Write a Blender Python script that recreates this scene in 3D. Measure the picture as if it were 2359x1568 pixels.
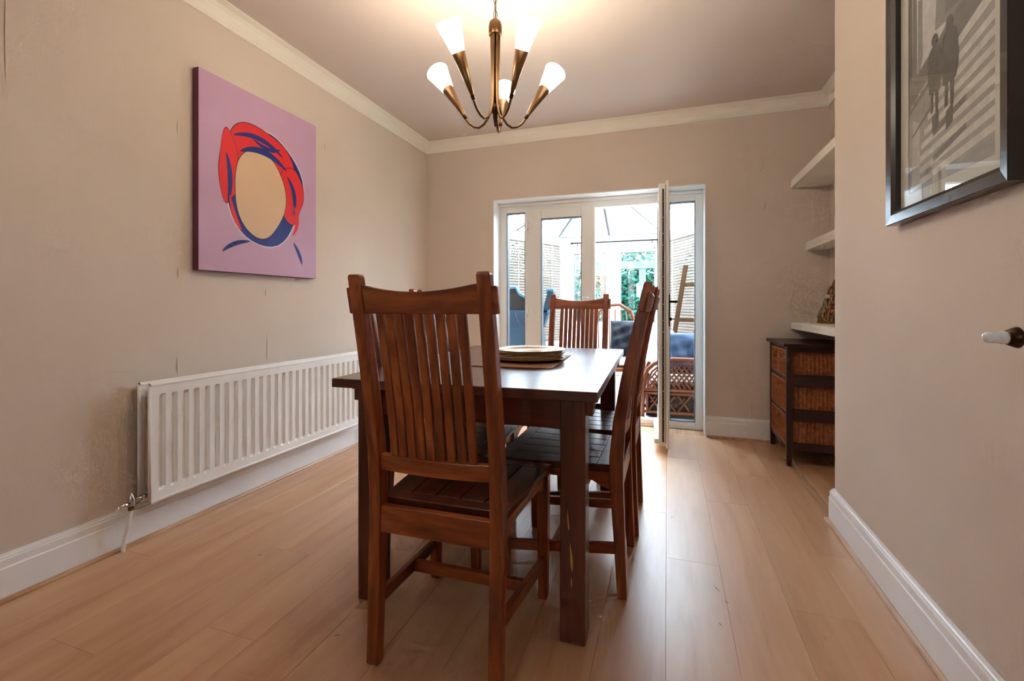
import bpy, bmesh, math, random
from mathutils import Vector, Matrix
random.seed(7)
R = math.radians
sc = bpy.context.scene
for o in list(bpy.data.objects): bpy.data.objects.remove(o)
COL = sc.collection

# ------------------------------------------------------------------ camera
cam_d = bpy.data.cameras.new('camera'); cam = bpy.data.objects.new('camera', cam_d); COL.objects.link(cam)
cam.location = (0, 0, 1.0); cam.rotation_euler = (R(90), 0, R(18.7156))
cam_d.sensor_width = 36; cam_d.lens = 1056.5 / 2359 * 36
cam_d.shift_y = -(784 - 704.6) / 2359; cam_d.clip_start = 0.01
sc.camera = cam
# ------------------------------------------------------------------ sky and exposure
w = bpy.data.worlds.new('world'); sc.world = w; w.use_nodes = True
bgn = w.node_tree.nodes['Background']
bgn.inputs[0].default_value = (0.80, 0.91, 1.0, 1); bgn.inputs[1].default_value = 12.0
vs = sc.view_settings
vs.view_transform = 'Standard'; vs.look = 'None'; vs.gamma = 1; vs.use_curve_mapping = False; vs.exposure = 1.5
cy = sc.cycles; cy.use_adaptive_sampling = True; cy.adaptive_threshold = 0.07; cy.adaptive_min_samples = 16; cy.use_light_tree = False; cy.max_bounces = 8; cy.diffuse_bounces = 4; cy.glossy_bounces = 3; cy.transmission_bounces = 3
cy.caustics_reflective = False; cy.caustics_refractive = False
LAMP_W = 1.1          # each chandelier bulb
SHADE_E = 9.0         # glow of the frosted glass

# ------------------------------------------------------------------ materials
def lin(r, g, b):
    f = lambda c: ((c/255+0.055)/1.055)**2.4 if c/255 > 0.04045 else c/255/12.92
    return (f(r), f(g), f(b), 1)
class NT:
    def __init__(s, name):
        s.m = bpy.data.materials.new(name); s.m.use_nodes = True; s.t = s.m.node_tree
        s.b = s.t.nodes['Principled BSDF']; s.o = s.t.nodes['Material Output']
    def n(s, typ, **k):
        x = s.t.nodes.new(typ)
        for a, v in k.items():
            if a.startswith('i_'): x.inputs[int(a[2:])].default_value = v
            else: setattr(x, a, v)
        return x
    def l(s, a, b): s.t.links.new(a, b)
def plain(name, col, rough=0.5, metal=0.0, coat=0.0, var=0.06, scale=6.0, bump=0.0, bscale=60.0, spec=0.5):
    q = NT(name); q.b.inputs['Roughness'].default_value = rough; q.b.inputs['Metallic'].default_value = metal
    q.b.inputs['Coat Weight'].default_value = coat; q.b.inputs['Specular IOR Level'].default_value = spec
    tc = q.n('ShaderNodeTexCoord'); nz = q.n('ShaderNodeTexNoise'); nz.inputs['Scale'].default_value = scale; nz.inputs['Detail'].default_value = 4
    q.l(tc.outputs['Object'], nz.inputs['Vector'])
    rp = q.n('ShaderNodeValToRGB'); e = rp.color_ramp.elements
    e[0].position = 0.3; e[1].position = 0.7
    e[0].color = tuple(c*(1-var) for c in col[:3])+(1,); e[1].color = tuple(min(1, c*(1+var)) for c in col[:3])+(1,)
    q.l(nz.outputs['Fac'], rp.inputs['Fac']); q.l(rp.outputs['Color'], q.b.inputs['Base Color'])
    if bump:
        n2 = q.n('ShaderNodeTexNoise'); n2.inputs['Scale'].default_value = bscale; n2.inputs['Detail'].default_value = 4
        q.l(tc.outputs['Object'], n2.inputs['Vector'])
        bp = q.n('ShaderNodeBump'); bp.inputs['Strength'].default_value = bump; bp.inputs['Distance'].default_value = 0.01
        q.l(n2.outputs['Fac'], bp.inputs['Height']); q.l(bp.outputs['Normal'], q.b.inputs['Normal'])
    return q.m
def wood(name, cd, cm, cl, axis='z', rough=0.35, gs=1.0, coat=0.15, world=False, spec=0.5):
    """grain running along one axis"""
    q = NT(name); q.b.inputs['Roughness'].default_value = rough; q.b.inputs['Coat Weight'].default_value = coat; q.b.inputs['Coat Roughness'].default_value = 0.25
    q.b.inputs['Specular IOR Level'].default_value = spec
    tc = q.n('ShaderNodeTexCoord'); oi = q.n('ShaderNodeObjectInfo')
    src = q.n('ShaderNodeNewGeometry').outputs['Position'] if world else tc.outputs['Object']
    mp = q.n('ShaderNodeMapping'); k = 9*gs; a = 1.1*gs
    mp.inputs['Scale'].default_value = {'x': (a, k, k), 'y': (k, a, k), 'z': (k, k, a)}[axis]
    q.l(src, mp.inputs['Vector'])
    ad = q.n('ShaderNodeVectorMath', operation='ADD')
    mr = q.n('ShaderNodeMath', operation='MULTIPLY'); mr.inputs[1].default_value = 37.0; q.l(oi.outputs['Random'], mr.inputs[0])
    q.l(mp.outputs['Vector'], ad.inputs[0]); q.l(mr.outputs[0], ad.inputs[1])
    n1 = q.n('ShaderNodeTexNoise'); n1.inputs['Scale'].default_value = 1.0; n1.inputs['Detail'].default_value = 5; n1.inputs['Distortion'].default_value = 1.2
    n2 = q.n('ShaderNodeTexNoise'); n2.inputs['Scale'].default_value = 6.0; n2.inputs['Detail'].default_value = 5; n2.inputs['Roughness'].default_value = 0.7
    q.l(ad.outputs[0], n1.inputs['Vector']); q.l(ad.outputs[0], n2.inputs['Vector'])
    mx = q.n('ShaderNodeMath', operation='MULTIPLY_ADD'); mx.inputs[1].default_value = 0.35
    q.l(n2.outputs['Fac'], mx.inputs[0]); q.l(n1.outputs['Fac'], mx.inputs[2])
    rp = q.n('ShaderNodeValToRGB'); e = rp.color_ramp.elements
    e[0].position = 0.42; e[0].color = cd; e[1].position = 0.92; e[1].color = cl
    m = rp.color_ramp.elements.new(0.66); m.color = cm
    q.l(mx.outputs[0], rp.inputs['Fac'])
    q.l(rp.outputs['Color'], q.b.inputs['Base Color'])
    bp = q.n('ShaderNodeBump'); bp.inputs['Strength'].default_value = 0.08; bp.inputs['Distance'].default_value = 0.004
    q.l(n2.outputs['Fac'], bp.inputs['Height']); q.l(bp.outputs['Normal'], q.b.inputs['Normal'])
    return q.m
def thin_glass(name, tint=(0.97, 0.99, 1, 1), rough=0.0):
    q = NT(name); q.t.nodes.remove(q.b)
    tr = q.n('ShaderNodeBsdfTransparent'); tr.inputs[0].default_value = tint
    gl = q.n('ShaderNodeBsdfGlossy'); gl.inputs['Roughness'].default_value = rough
    lw = q.n('ShaderNodeLayerWeight'); lw.inputs[0].default_value = 0.5     # Schlick reflectance, same from both sides
    pw = q.n('ShaderNodeMath', operation='POWER'); pw.inputs[1].default_value = 5; q.l(lw.outputs['Facing'], pw.inputs[0])
    fr = q.n('ShaderNodeMath', operation='MULTIPLY_ADD'); fr.inputs[1].default_value = 0.95; fr.inputs[2].default_value = 0.05; q.l(pw.outputs[0], fr.inputs[0])
    mx = q.n('ShaderNodeMixShader'); q.l(fr.outputs[0], mx.inputs[0]); q.l(tr.outputs[0], mx.inputs[1]); q.l(gl.outputs[0], mx.inputs[2])
    q.l(mx.outputs[0], q.o.inputs[0]); return q.m
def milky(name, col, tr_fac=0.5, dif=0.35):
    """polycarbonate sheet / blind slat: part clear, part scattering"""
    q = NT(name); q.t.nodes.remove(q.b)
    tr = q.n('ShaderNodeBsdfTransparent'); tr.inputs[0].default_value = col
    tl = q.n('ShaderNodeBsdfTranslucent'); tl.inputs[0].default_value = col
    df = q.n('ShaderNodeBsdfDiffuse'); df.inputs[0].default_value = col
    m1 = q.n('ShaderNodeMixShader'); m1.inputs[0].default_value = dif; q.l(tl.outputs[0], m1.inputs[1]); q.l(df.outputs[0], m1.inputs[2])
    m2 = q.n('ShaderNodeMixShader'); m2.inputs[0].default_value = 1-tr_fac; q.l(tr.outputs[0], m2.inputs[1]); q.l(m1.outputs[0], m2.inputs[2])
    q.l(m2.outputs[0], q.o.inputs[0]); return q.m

M = {}
def wallpaper(name, col):
    q = NT(name); q.b.inputs['Roughness'].default_value = 0.75; q.b.inputs['Specular IOR Level'].default_value = 0.25
    g = q.n('ShaderNodeNewGeometry')
    nz = q.n('ShaderNodeTexNoise'); nz.inputs['Scale'].default_value = 1.7; nz.inputs['Detail'].default_value = 5; q.l(g.outputs['Position'], nz.inputs['Vector'])
    rp = q.n('ShaderNodeValToRGB'); e = rp.color_ramp.elements; e[0].position = 0.3; e[1].position = 0.7
    e[0].color = tuple(c*0.965 for c in col[:3])+(1,); e[1].color = tuple(c*1.03 for c in col[:3])+(1,)
    q.l(nz.outputs['Fac'], rp.inputs['Fac']); q.l(rp.outputs['Color'], q.b.inputs['Base Color'])
    mp = q.n('ShaderNodeMapping'); mp.inputs['Scale'].default_value = (230, 230, 30); q.l(g.outputs['Position'], mp.inputs['Vector'])
    n2 = q.n('ShaderNodeTexNoise'); n2.inputs['Scale'].default_value = 1; n2.inputs['Detail'].default_value = 4; q.l(mp.outputs['Vector'], n2.inputs['Vector'])
    n3 = q.n('ShaderNodeTexNoise'); n3.inputs['Scale'].default_value = 3.2; n3.inputs['Detail'].default_value = 2; q.l(g.outputs['Position'], n3.inputs['Vector'])
    ma = q.n('ShaderNodeMath', operation='MULTIPLY_ADD'); ma.inputs[1].default_value = 6.0; q.l(n3.outputs['Fac'], ma.inputs[0]); q.l(n2.outputs['Fac'], ma.inputs[2])
    bp = q.n('ShaderNodeBump'); bp.inputs['Strength'].default_value = 0.14; bp.inputs['Distance'].default_value = 0.002
    q.l(ma.outputs[0], bp.inputs['Height']); q.l(bp.outputs['Normal'], q.b.inputs['Normal'])
    return q.m
M['wall'] = wallpaper('beige_wallpaper', (0.70, 0.603, 0.52, 1))
M['ceiling'] = plain('mauve_ceiling_paint', (0.68, 0.595, 0.545, 1), 0.9, var=0.02, scale=2, bump=0.05)
M['cornice'] = plain('cream_gloss_paint', (0.86, 0.82, 0.73, 1), 0.45, var=0.02)
M['white'] = plain('white_gloss_paint', (0.86, 0.86, 0.86, 1), 0.3, var=0.02)
M['upvc'] = plain('white_upvc', (0.80, 0.79, 0.76, 1), 0.3, var=0.015)
M['rad'] = plain('white_enamel', (0.87, 0.865, 0.85, 1), 0.28, var=0.015)
M['beech'] = wood('beech_moulding', lin(150, 105, 70), lin(190, 150, 112), lin(212, 180, 146), 'y', 0.4, 1.2)
M['glass'] = thin_glass('window_glass')
M['picglass'] = thin_glass('picture_glass')
M['poly'] = milky('polycarbonate_roof', (0.88, 0.93, 1, 1), 0.55, 0.15)
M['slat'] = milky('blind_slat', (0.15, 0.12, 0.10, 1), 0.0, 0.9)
M['seal_and_shade'] = plain('grey_gasket_and_shade', (0.06, 0.07, 0.08, 1), 0.6)
M['steel'] = plain('brushed_steel', (0.55, 0.55, 0.55, 1), 0.25, 1.0)
M['grip'] = plain('grip_daylight_sheen', (0.82, 0.86, 0.90, 1), 0.12, 0.0, coat=1.0, var=0.02)  # pale blue-white base colour stands in for daylight reflected in the grip
M['chrome'] = plain('chrome', (0.85, 0.87, 0.9, 1), 0.08, 1.0, var=0.02)
M['brass'] = plain('antique_brass', lin(126, 96, 66), 0.36, 1.0, var=0.12, scale=25)
M['brassdark'] = plain('dark_bronze', lin(70, 52, 40), 0.35, 1.0, var=0.12, scale=25)
M['black'] = plain('black_plastic', (0.004, 0.004, 0.004, 1), 0.6, spec=0.15)
M['frame'] = plain('pewter_black_frame', (0.035, 0.036, 0.038, 1), 0.22, 0.3, coat=0.4)
M['mat'] = plain('cream_mount_board', (0.72, 0.67, 0.58, 1), 0.85, var=0.01)
CD, CM, CL = lin(72, 28, 12), lin(132, 62, 28), lin(180, 98, 48)
for a in 'xyz': M['wood_'+a] = wood('sheesham_wood_'+a, CD, CM, CL, a, 0.36, 1.6)
SD, SM, SL = lin(26, 12, 9), lin(46, 24, 17), lin(70, 38, 26)
M['seat'] = wood('dark_seat_wood', lin(52, 22, 13), lin(82, 38, 22), lin(108, 54, 32), 'y', 0.36, 1.6, 0.15)
for a in 'xyz': M['table_'+a] = wood('dark_table_wood_'+a, lin(44, 17, 10), lin(80, 34, 20), lin(112, 54, 32), a, 0.3, 1.3, 0.25)
M['tabletop'] = wood('waxed_tabletop_wood', lin(44, 17, 10), lin(80, 34, 20), lin(112, 54, 32), 'x', 0.30, 1.3, 0.6)
M['unit'] = plain('mahogany_stain', lin(52, 22, 20), 0.4, var=0.25, scale=9, coat=0.15)
M['wicker'] = plain('woven_rattan', lin(150, 96, 58), 0.55, var=0.3, scale=70)
M['wickerdark'] = plain('dark_woven_rattan', lin(158, 90, 48), 0.55, var=0.4, scale=60)
M['rim'] = plain('pale_drawer_frame', lin(176, 112, 70), 0.5, var=0.15, scale=30)
M['cane'] = plain('honey_cane', lin(86, 38, 6), 0.4, var=0.3, scale=40, coat=0.0, spec=0.3)
M['ladder'] = wood('ladder_pine', lin(34, 20, 5), lin(50, 31, 9), lin(66, 42, 14), 'z', 0.7, 1.2, 0.0, False, 0.1)
M['denim'] = plain('blue_satin', lin(30, 50, 74), 0.5, spec=0.2, var=0.25, scale=14, bump=0.3, bscale=25)
M['navy'] = plain('navy_velvet', lin(9, 13, 20), 0.6, spec=0.12, var=0.45, scale=12, bump=0.5, bscale=18)
M['seatpad'] = plain('ivory_seat_pad', (0.72, 0.70, 0.66, 1), 0.8, var=0.06)
M['teal'] = plain('teal_plastic', lin(0, 34, 52), 0.5, var=0.2, scale=3, spec=0.2)
M['tealrim'] = plain('pale_teal_trim', lin(24, 74, 96), 0.35)
M['gold'] = plain('gold_plate_glaze', lin(232, 212, 172), 0.25, 0.25, var=0.05, coat=0.5)
M['cork'] = plain('woven_placemat', lin(150, 112, 82), 0.7, var=0.2, scale=90)
M['seat_shade'] = plain('underseat_shade', lin(20, 14, 10), 0.9)
M['grass'] = plain('lawn', lin(70, 104, 60), 0.9, var=0.3, scale=20)
M['tile'] = plain('cream_tile', (0.66, 0.62, 0.57, 1), 0.25, var=0.04)
M['trunk'] = plain('bark', lin(70, 54, 42), 0.9, var=0.3)
M['arbor'] = plain('pale_blue_timber', lin(52, 84, 92), 0.6)
def leafmat(name, c1, c2):
    q = NT(name); q.b.inputs['Roughness'].default_value = 0.6; q.b.inputs['Specular IOR Level'].default_value = 0.1
    g = q.n('ShaderNodeNewGeometry'); wn = q.n('ShaderNodeTexNoise'); wn.inputs['Scale'].default_value = 9; q.l(g.outputs['Position'], wn.inputs['Vector'])
    rp = q.n('ShaderNodeValToRGB'); e = rp.color_ramp.elements; e[0].position = 0.35; e[1].position = 0.7; e[0].color = c1; e[1].color = c2
    q.l(wn.outputs['Fac'], rp.inputs['Fac']); q.l(rp.outputs['Color'], q.b.inputs['Base Color']); return q.m
M['leaf'] = leafmat('teal_green_leaf', lin(0, 30, 26), lin(4, 84, 68))
M['leaf2'] = leafmat('pale_green_leaf', lin(16, 44, 38), lin(90, 124, 116))
def laminate():
    q = NT('beech_laminate'); q.b.inputs['Roughness'].default_value = 0.37; q.b.inputs['Specular IOR Level'].default_value = 0.75
    oi = q.n('ShaderNodeObjectInfo'); g = q.n('ShaderNodeNewGeometry')
    mp = q.n('ShaderNodeMapping'); mp.inputs['Scale'].default_value = (14, 1.5, 1); q.l(g.outputs['Position'], mp.inputs['Vector'])
    mr = q.n('ShaderNodeMath', operation='MULTIPLY'); mr.inputs[1].default_value = 53; q.l(oi.outputs['Random'], mr.inputs[0])
    ad = q.n('ShaderNodeVectorMath', operation='ADD'); q.l(mp.outputs[0], ad.inputs[0]); q.l(mr.outputs[0], ad.inputs[1])
    n1 = q.n('ShaderNodeTexNoise'); n1.inputs['Scale'].default_value = 0.8; n1.inputs['Detail'].default_value = 4; n1.inputs['Distortion'].default_value = 0.8
    n2 = q.n('ShaderNodeTexNoise'); n2.inputs['Scale'].default_value = 5; n2.inputs['Detail'].default_value = 5; n2.inputs['Roughness'].default_value = 0.7
    q.l(ad.outputs[0], n1.inputs['Vector']); q.l(ad.outputs[0], n2.inputs['Vector'])
    mx = q.n('ShaderNodeMath', operation='MULTIPLY_ADD'); mx.inputs[1].default_value = 0.3; q.l(n2.outputs['Fac'], mx.inputs[0]); q.l(n1.outputs['Fac'], mx.inputs[2])
    rp = q.n('ShaderNodeValToRGB'); e = rp.color_ramp.elements
    e[0].position = 0.33; e[0].color = lin(188, 134, 96); e[1].position = 0.95; e[1].color = lin(214, 174, 136)
    k = rp.color_ramp.elements.new(0.6); k.color = lin(203, 156, 118)
    q.l(mx.outputs[0], rp.inputs['Fac'])
    hs = q.n('ShaderNodeHueSaturation'); ra = q.n('ShaderNodeMapRange'); ra.inputs[3].default_value = 0.93; ra.inputs[4].default_value = 1.07
    q.l(oi.outputs['Random'], ra.inputs[0]); q.l(ra.outputs[0], hs.inputs['Value']); q.l(rp.outputs['Color'], hs.inputs['Color'])
    # small dark flecks and knots in the grain
    mp2 = q.n('ShaderNodeMapping'); mp2.inputs['Scale'].default_value = (16, 4.0, 1); q.l(g.outputs['Position'], mp2.inputs['Vector'])
    n3 = q.n('ShaderNodeTexNoise'); n3.inputs['Scale'].default_value = 1.6; n3.inputs['Detail'].default_value = 3; q.l(mp2.outputs[0], n3.inputs['Vector'])
    r3 = q.n('ShaderNodeValToRGB'); r3.color_ramp.elements[0].position = 0.72; r3.color_ramp.elements[0].color = (0, 0, 0, 1); r3.color_ramp.elements[1].position = 0.80; r3.color_ramp.elements[1].color = (0.6, 0.6, 0.6, 1)
    q.l(n3.outputs['Fac'], r3.inputs['Fac'])
    mc = q.n('ShaderNodeMix', data_type='RGBA'); q.l(r3.outputs['Color'], mc.inputs[0]); q.l(hs.outputs['Color'], mc.inputs[6]); mc.inputs[7].default_value = lin(140, 84, 56)
    q.l(mc.outputs[2], q.b.inputs['Base Color'])
    bp = q.n('ShaderNodeBump'); bp.inputs['Strength'].default_value = 0.06; bp.inputs['Distance'].default_value = 0.002
    q.l(n2.outputs['Fac'], bp.inputs['Height']); q.l(bp.outputs['Normal'], q.b.inputs['Normal'])
    return q.m
M['floor'] = laminate()
def shade_mat():
    q = NT('glowing_frosted_glass'); q.b.inputs['Base Color'].default_value = (0.9, 0.88, 0.84, 1); q.b.inputs['Roughness'].default_value = 0.35
    q.b.inputs['Emission Color'].default_value = (1.0, 0.86, 0.66, 1); q.b.inputs['Emission Strength'].default_value = SHADE_E
    return q.m
M['shade'] = shade_mat()

# ------------------------------------------------------------------ mesh helpers
class MB:
    def __init__(s): s.v = []; s.f = []; s.mi = []; s.cur = 0; s.sm = []
    def add(s, vs, fs, smooth=False):
        b = len(s.v); s.v += [tuple(v) for v in vs]
        for f in fs: s.f.append(tuple(b+i for i in f)); s.mi.append(s.cur); s.sm.append(smooth)
        return s
    def box(s, x0, x1, y0, y1, z0, z1):
        s.add([(x0,y0,z0),(x1,y0,z0),(x1,y1,z0),(x0,y1,z0),(x0,y0,z1),(x1,y0,z1),(x1,y1,z1),(x0,y1,z1)],
              [(0,3,2,1),(4,5,6,7),(0,1,5,4),(1,2,6,5),(2,3,7,6),(3,0,4,7)]); return s
    def loft(s, rings, cap=True, smooth=False):
        n = len(rings[0]); vs = [p for r in rings for p in r]; fs = []
        for i in range(len(rings)-1):
            for j in range(n): fs.append((i*n+j, i*n+(j+1)%n, (i+1)*n+(j+1)%n, (i+1)*n+j))
        s.add(vs, fs, smooth)
        if cap:
            b = len(s.v)-len(vs)
            s.f.append(tuple(b+i for i in reversed(range(n)))); s.f.append(tuple(b+(len(rings)-1)*n+i for i in range(n)))
            s.mi += [s.cur]*2; s.sm += [False]*2
        return s
    def tube(s, pts, r, n=8, cap=True, closed=False):
        pts = [Vector(p) for p in pts]; rr = r if isinstance(r, (list, tuple)) else [r]*len(pts)
        rings = []; up = None; L = len(pts)
        for i, p in enumerate(pts):
            if closed: d = pts[(i+1) % L]-pts[i-1]
            else: d = pts[min(i+1, L-1)]-pts[max(i-1, 0)]
            d.normalize()
            if up is None:
                up = Vector((0,0,1)) if abs(d.z) < 0.9 else Vector((1,0,0))
            a = d.cross(up).normalized(); c = a.cross(d).normalized(); up = c
            rings.append([p+(a*math.cos(2*math.pi*k/n)+c*math.sin(2*math.pi*k/n))*rr[i] for k in range(n)])
        if closed: rings.append(rings[0]); cap = False
        s.loft(rings, cap, True); return s
    def bar(s, a, b, wd, ht, up=(0,0,1)):
        a, b = Vector(a), Vector(b); d = (b-a).normalized(); x = d.cross(Vector(up)).normalized(); z = x.cross(d)
        s.loft([[p-x*wd/2-z*ht/2, p+x*wd/2-z*ht/2, p+x*wd/2+z*ht/2, p-x*wd/2+z*ht/2] for p in (a, b)]); return s
    def lathe(s, prof, n=24, o=(0,0,0), axis=(0,0,1), cap=False):
        ax = Vector(axis).normalized(); t = Vector((1,0,0)) if abs(ax.x) < 0.9 else Vector((0,1,0)); a = ax.cross(t).normalized(); b = ax.cross(a); o = Vector(o)
        s.loft([[o+ax*z+(a*math.cos(2*math.pi*k/n)+b*math.sin(2*math.pi*k/n))*r for k in range(n)] for r, z in prof], cap, True); return s
    def poly(s, pts): s.add(pts, [tuple(range(len(pts)))]); return s
    def prism(s, pts2, fn0, fn1):
        s.loft([[fn0(p) for p in pts2], [fn1(p) for p in pts2]]); return s
    def mesh(s, name, mats):
        me = bpy.data.meshes.new(name); me.from_pydata(s.v, [], s.f)
        for m in (mats if isinstance(mats, (list, tuple)) else [mats]): me.materials.append(M[m] if isinstance(m, str) else m)
        for p, mi, sm in zip(me.polygons, s.mi, s.sm): p.material_index = mi; p.use_smooth = sm
        bm = bmesh.new(); bm.from_mesh(me); bmesh.ops.recalc_face_normals(bm, faces=bm.faces); bm.to_mesh(me); bm.free()
        me.update(); return me
    def build(s, name, mats, parent=None, bevel=0, seg=2):
        return link(name, s.mesh(name, mats), parent, bevel, seg)
def link(name, me, parent=None, bevel=0, seg=2):
    o = bpy.data.objects.new(name, me); COL.objects.link(o); o.parent = parent
    if bevel:
        b = o.modifiers.new('bevel', 'BEVEL'); b.width = bevel; b.segments = seg; b.limit_method = 'ANGLE'; b.angle_limit = R(40); b.harden_normals = False
    return o
def tag(o, label, cat, group=None):
    o['label'] = label; o['category'] = cat
    if group: o['group'] = group
    return o
def struct(o): o['kind'] = 'structure'; return o
def thing(name, label, cat, loc=(0,0,0), rz=0, group=None):
    o = bpy.data.objects.new(name, None); COL.objects.link(o); o.location = loc; o.rotation_euler = (0,0,rz); o.empty_display_size = 0.05
    return tag(o, label, cat, group)
def dup(root, loc, rz, label):
    def cp(o, par):
        c = o.copy(); COL.objects.link(c); c.parent = par
        for k in list(o.children): cp(k, c)
        return c
    r = cp(root, None); r.location = loc; r.rotation_euler = (0,0,rz); r['label'] = label; return r

# ------------------------------------------------------------------ room shell
XL, XR, YB, YN, YC, XA, SKEW = -2.1407, 0.7315, 3.8173, -1.3, 2.4807, 1.0933, 0.0116
ZC, CLO = 2.5128, 2.4207
XRn = XR-SKEW*(YC-YN)
ROOM = [(XL, YN), (XRn, YN), (XR, YC), (XA, YC), (XA, YB), (XL, YB)]   # anticlockwise
DL, DR, DT = -1.4693, 0.2784, 1.94      # garden-door opening in the far wall
YW = YB+0.26                            # outer face of the far wall
def off_corner(i, d):
    n = len(ROOM); p0, p1, p2 = (Vector(ROOM[(i+k-1) % n]) for k in range(3))
    def nrm(a, b): e = (b-a).normalized(); return Vector((-e.y, e.x))
    n1, n2 = nrm(p0, p1), nrm(p1, p2)
    e1, e2 = (p1-p0).normalized(), (p2-p1).normalized()
    a, b = p1+n1*d, p1+n2*d
    den = e1.x*e2.y-e1.y*e2.x; t = ((b.x-a.x)*e2.y-(b.y-a.y)*e2.x)/den
    return a+e1*t
def strip(i, prof, cut0=None, cut1=None):
    """profile (d from wall, z) swept along wall segment i; cut = x position that ends it squarely"""
    mb = MB(); n = len(ROOM)
    r0 = [off_corner(i, d).to_3d()+Vector((0,0,z)) for d, z in prof]; r1 = [off_corner((i+1) % n, d).to_3d()+Vector((0,0,z)) for d, z in prof]
    if cut0 is not None:
        for p in r0: p.x = cut0
    if cut1 is not None:
        for p in r1: p.x = cut1
    mb.loft([r0, r1]); return mb
# floor
FL = struct(MB().box(XL-0.2, 1.3, YN-0.2, YW-0.02, -0.1, -0.0081).build('floor', 'beech'))
def floor_planks():
    PW, PL = 0.194, 1.285; cache = {}
    x = XL+0.002; col = 0
    while x < XA:
        x1 = min(x+PW, XA-0.001); y = YN+0.001-[0.0, 0.83, 0.41, 1.07, 0.22, 0.63][col % 6]
        while y < YB:
            a, b = max(y, YN+0.001), min(y+PL, YB)
            xb = x1
            if x1 > XR-0.045:                        # chimney breast stands on these
                if x > XR-0.045: a = max(a, YC)
                elif a < YC: xb = min(x1, XR-0.012)
            if b-a > 0.02 and xb-x > 0.01:
                key = (round(xb-x, 4), round(b-a, 4))
                if key not in cache:
                    mb = MB(); W, L = key; c = 0.0007; g = 0.0002
                    mb.loft([[(g,g,-0.008),(W-g,g,-0.008),(W-g,L-g,-0.008),(g,L-g,-0.008)], [(g,g,-c),(W-g,g,-c),(W-g,L-g,-c),(g,L-g,-c)], [(c,c,0),(W-c,c,0),(W-c,L-c,0),(c,L-c,0)]])
                    cache[key] = mb.mesh('plank', 'floor')
                o = link('plank', cache[key], FL); o.location = (x, a, 0)
            y += PL
        x += PW; col += 1
floor_planks()
# ceiling and walls
struct(MB().box(XL-0.15, 1.3, YN-0.15, YW, ZC, ZC+0.12).build('ceiling', 'ceiling'))
WL = struct(MB().box(XL-0.15, XL, YN-0.15, YW, -0.1, ZC).build('wall_left', 'wall'))
mb = MB(); f = lambda p: Vector((p[0], p[1], -0.1)); g_ = lambda p: Vector((p[0], p[1], ZC))
mb.prism([(XRn, YN-0.15), (1.3, YN-0.15), (1.3, YC), (XR, YC)], f, g_)
WR = struct(mb.build('wall_right', 'wall'))
struct(MB().box(XA, 1.3, YC, YW, -0.1, ZC).build('wall_alcove', 'wall'))
WB = struct(MB().box(XL, DL, YB, YW, -0.1, ZC).box(DR, XA, YB, YW, -0.1, ZC).box(DL, DR, YB, YW, DT, ZC).build('wall_back', 'wall'))
# wall behind the camera, with an added, unseen window that lets in fill daylight
NX0, NX1, NZ0, NZ1 = -0.95, -0.55, 1.2, 1.75
struct(MB().box(XL, NX0, YN-0.15, YN, -0.1, ZC).box(NX1, XRn, YN-0.15, YN, -0.1, ZC).box(NX0, NX1, YN-0.15, YN, -0.1, NZ0).box(NX0, NX1, YN-0.15, YN, NZ1, ZC).build('wall_front', 'wall'))
def window_unit(name, x0, x1, z0, z1, y, n=2):
    fr = MB(); t = 0.06
    fr.box(x0, x1, y, y+0.06, z0, z0+t).box(x0, x1, y, y+0.06, z1-t, z1).box(x0, x0+t, y, y+0.06, z0+t, z1-t).box(x1-t, x1, y, y+0.06, z0+t, z1-t)
    for k in range(1, n): xm = x0+(x1-x0)*k/n; fr.box(xm-t/2, xm+t/2, y, y+0.06, z0+t, z1-t)
    W = struct(fr.build(name, 'upvc'))
    for k in range(n):
        a = x0+(x1-x0)*k/n+t*(1 if k == 0 else .5); b = x0+(x1-x0)*(k+1)/n-t*(1 if k == n-1 else .5)
        MB().poly([(a, y+0.03, z0+t), (b, y+0.03, z0+t), (b, y+0.03, z1-t), (a, y+0.03, z1-t)]).build('pane', 'glass', W)
window_unit('window_added_fill', NX0, NX1, NZ0, NZ1, YN-0.10)
# white plaster reveal round the garden doors
struct(MB().box(DL-0.001, DL+0.006, YB-0.002, YW-0.1, 0, DT).box(DR-0.006, DR+0.001, YB-0.002, YW-0.1, 0, DT).box(DL, DR, YB-0.002, YW-0.1, DT-0.006, DT+0.001).build('trim_door_reveal', 'white'))
# cornice (cove), skirting, quadrant
COVE = [(0, CLO), (0.008, CLO)]+[(0.008+0.062*(1-math.cos(a)), CLO+0.006+0.078*math.sin(a)) for a in [R(k) for k in (8, 25, 45, 65, 82)]]+[(0.072, ZC-0.004), (0.072, ZC), (0, ZC)]
for i, nm in ((5, 'left'), (4, 'back'), (3, 'alcove'), (2, 'chimney_side'), (1, 'right'), (0, 'front')):
    struct(strip(i, COVE).build('trim_cornice_'+nm, 'cornice'))
SK = [(0, 0), (0.0195, 0), (0.0195, 0.112), (0.0165, 0.116), (0.0165, 0.140), (0.0145, 0.143), (0.0125, 0.143), (0.0115, 0.149), (0.008, 0.152), (0.006, 0.158), (0, 0.158)]
QD = [(0.0195, 0), (0.0345, 0), (0.034, 0.006), (0.030, 0.0115), (0.024, 0.0142), (0.0195, 0.0145)]
def skirt(i, nm, c0=None, c1=None):
    b = struct(strip(i, SK, c0, c1).build('baseboard_'+nm, 'white')); strip(i, QD, c0, c1).build('quadrant_bead', 'beech', b)
skirt(5, 'left'); skirt(4, 'back_right', None, DR+0.001); skirt(4, 'back_left', DL-0.001, None); skirt(3, 'alcove'); skirt(2, 'chimney_side'); skirt(1, 'right'); skirt(0, 'front')

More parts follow.
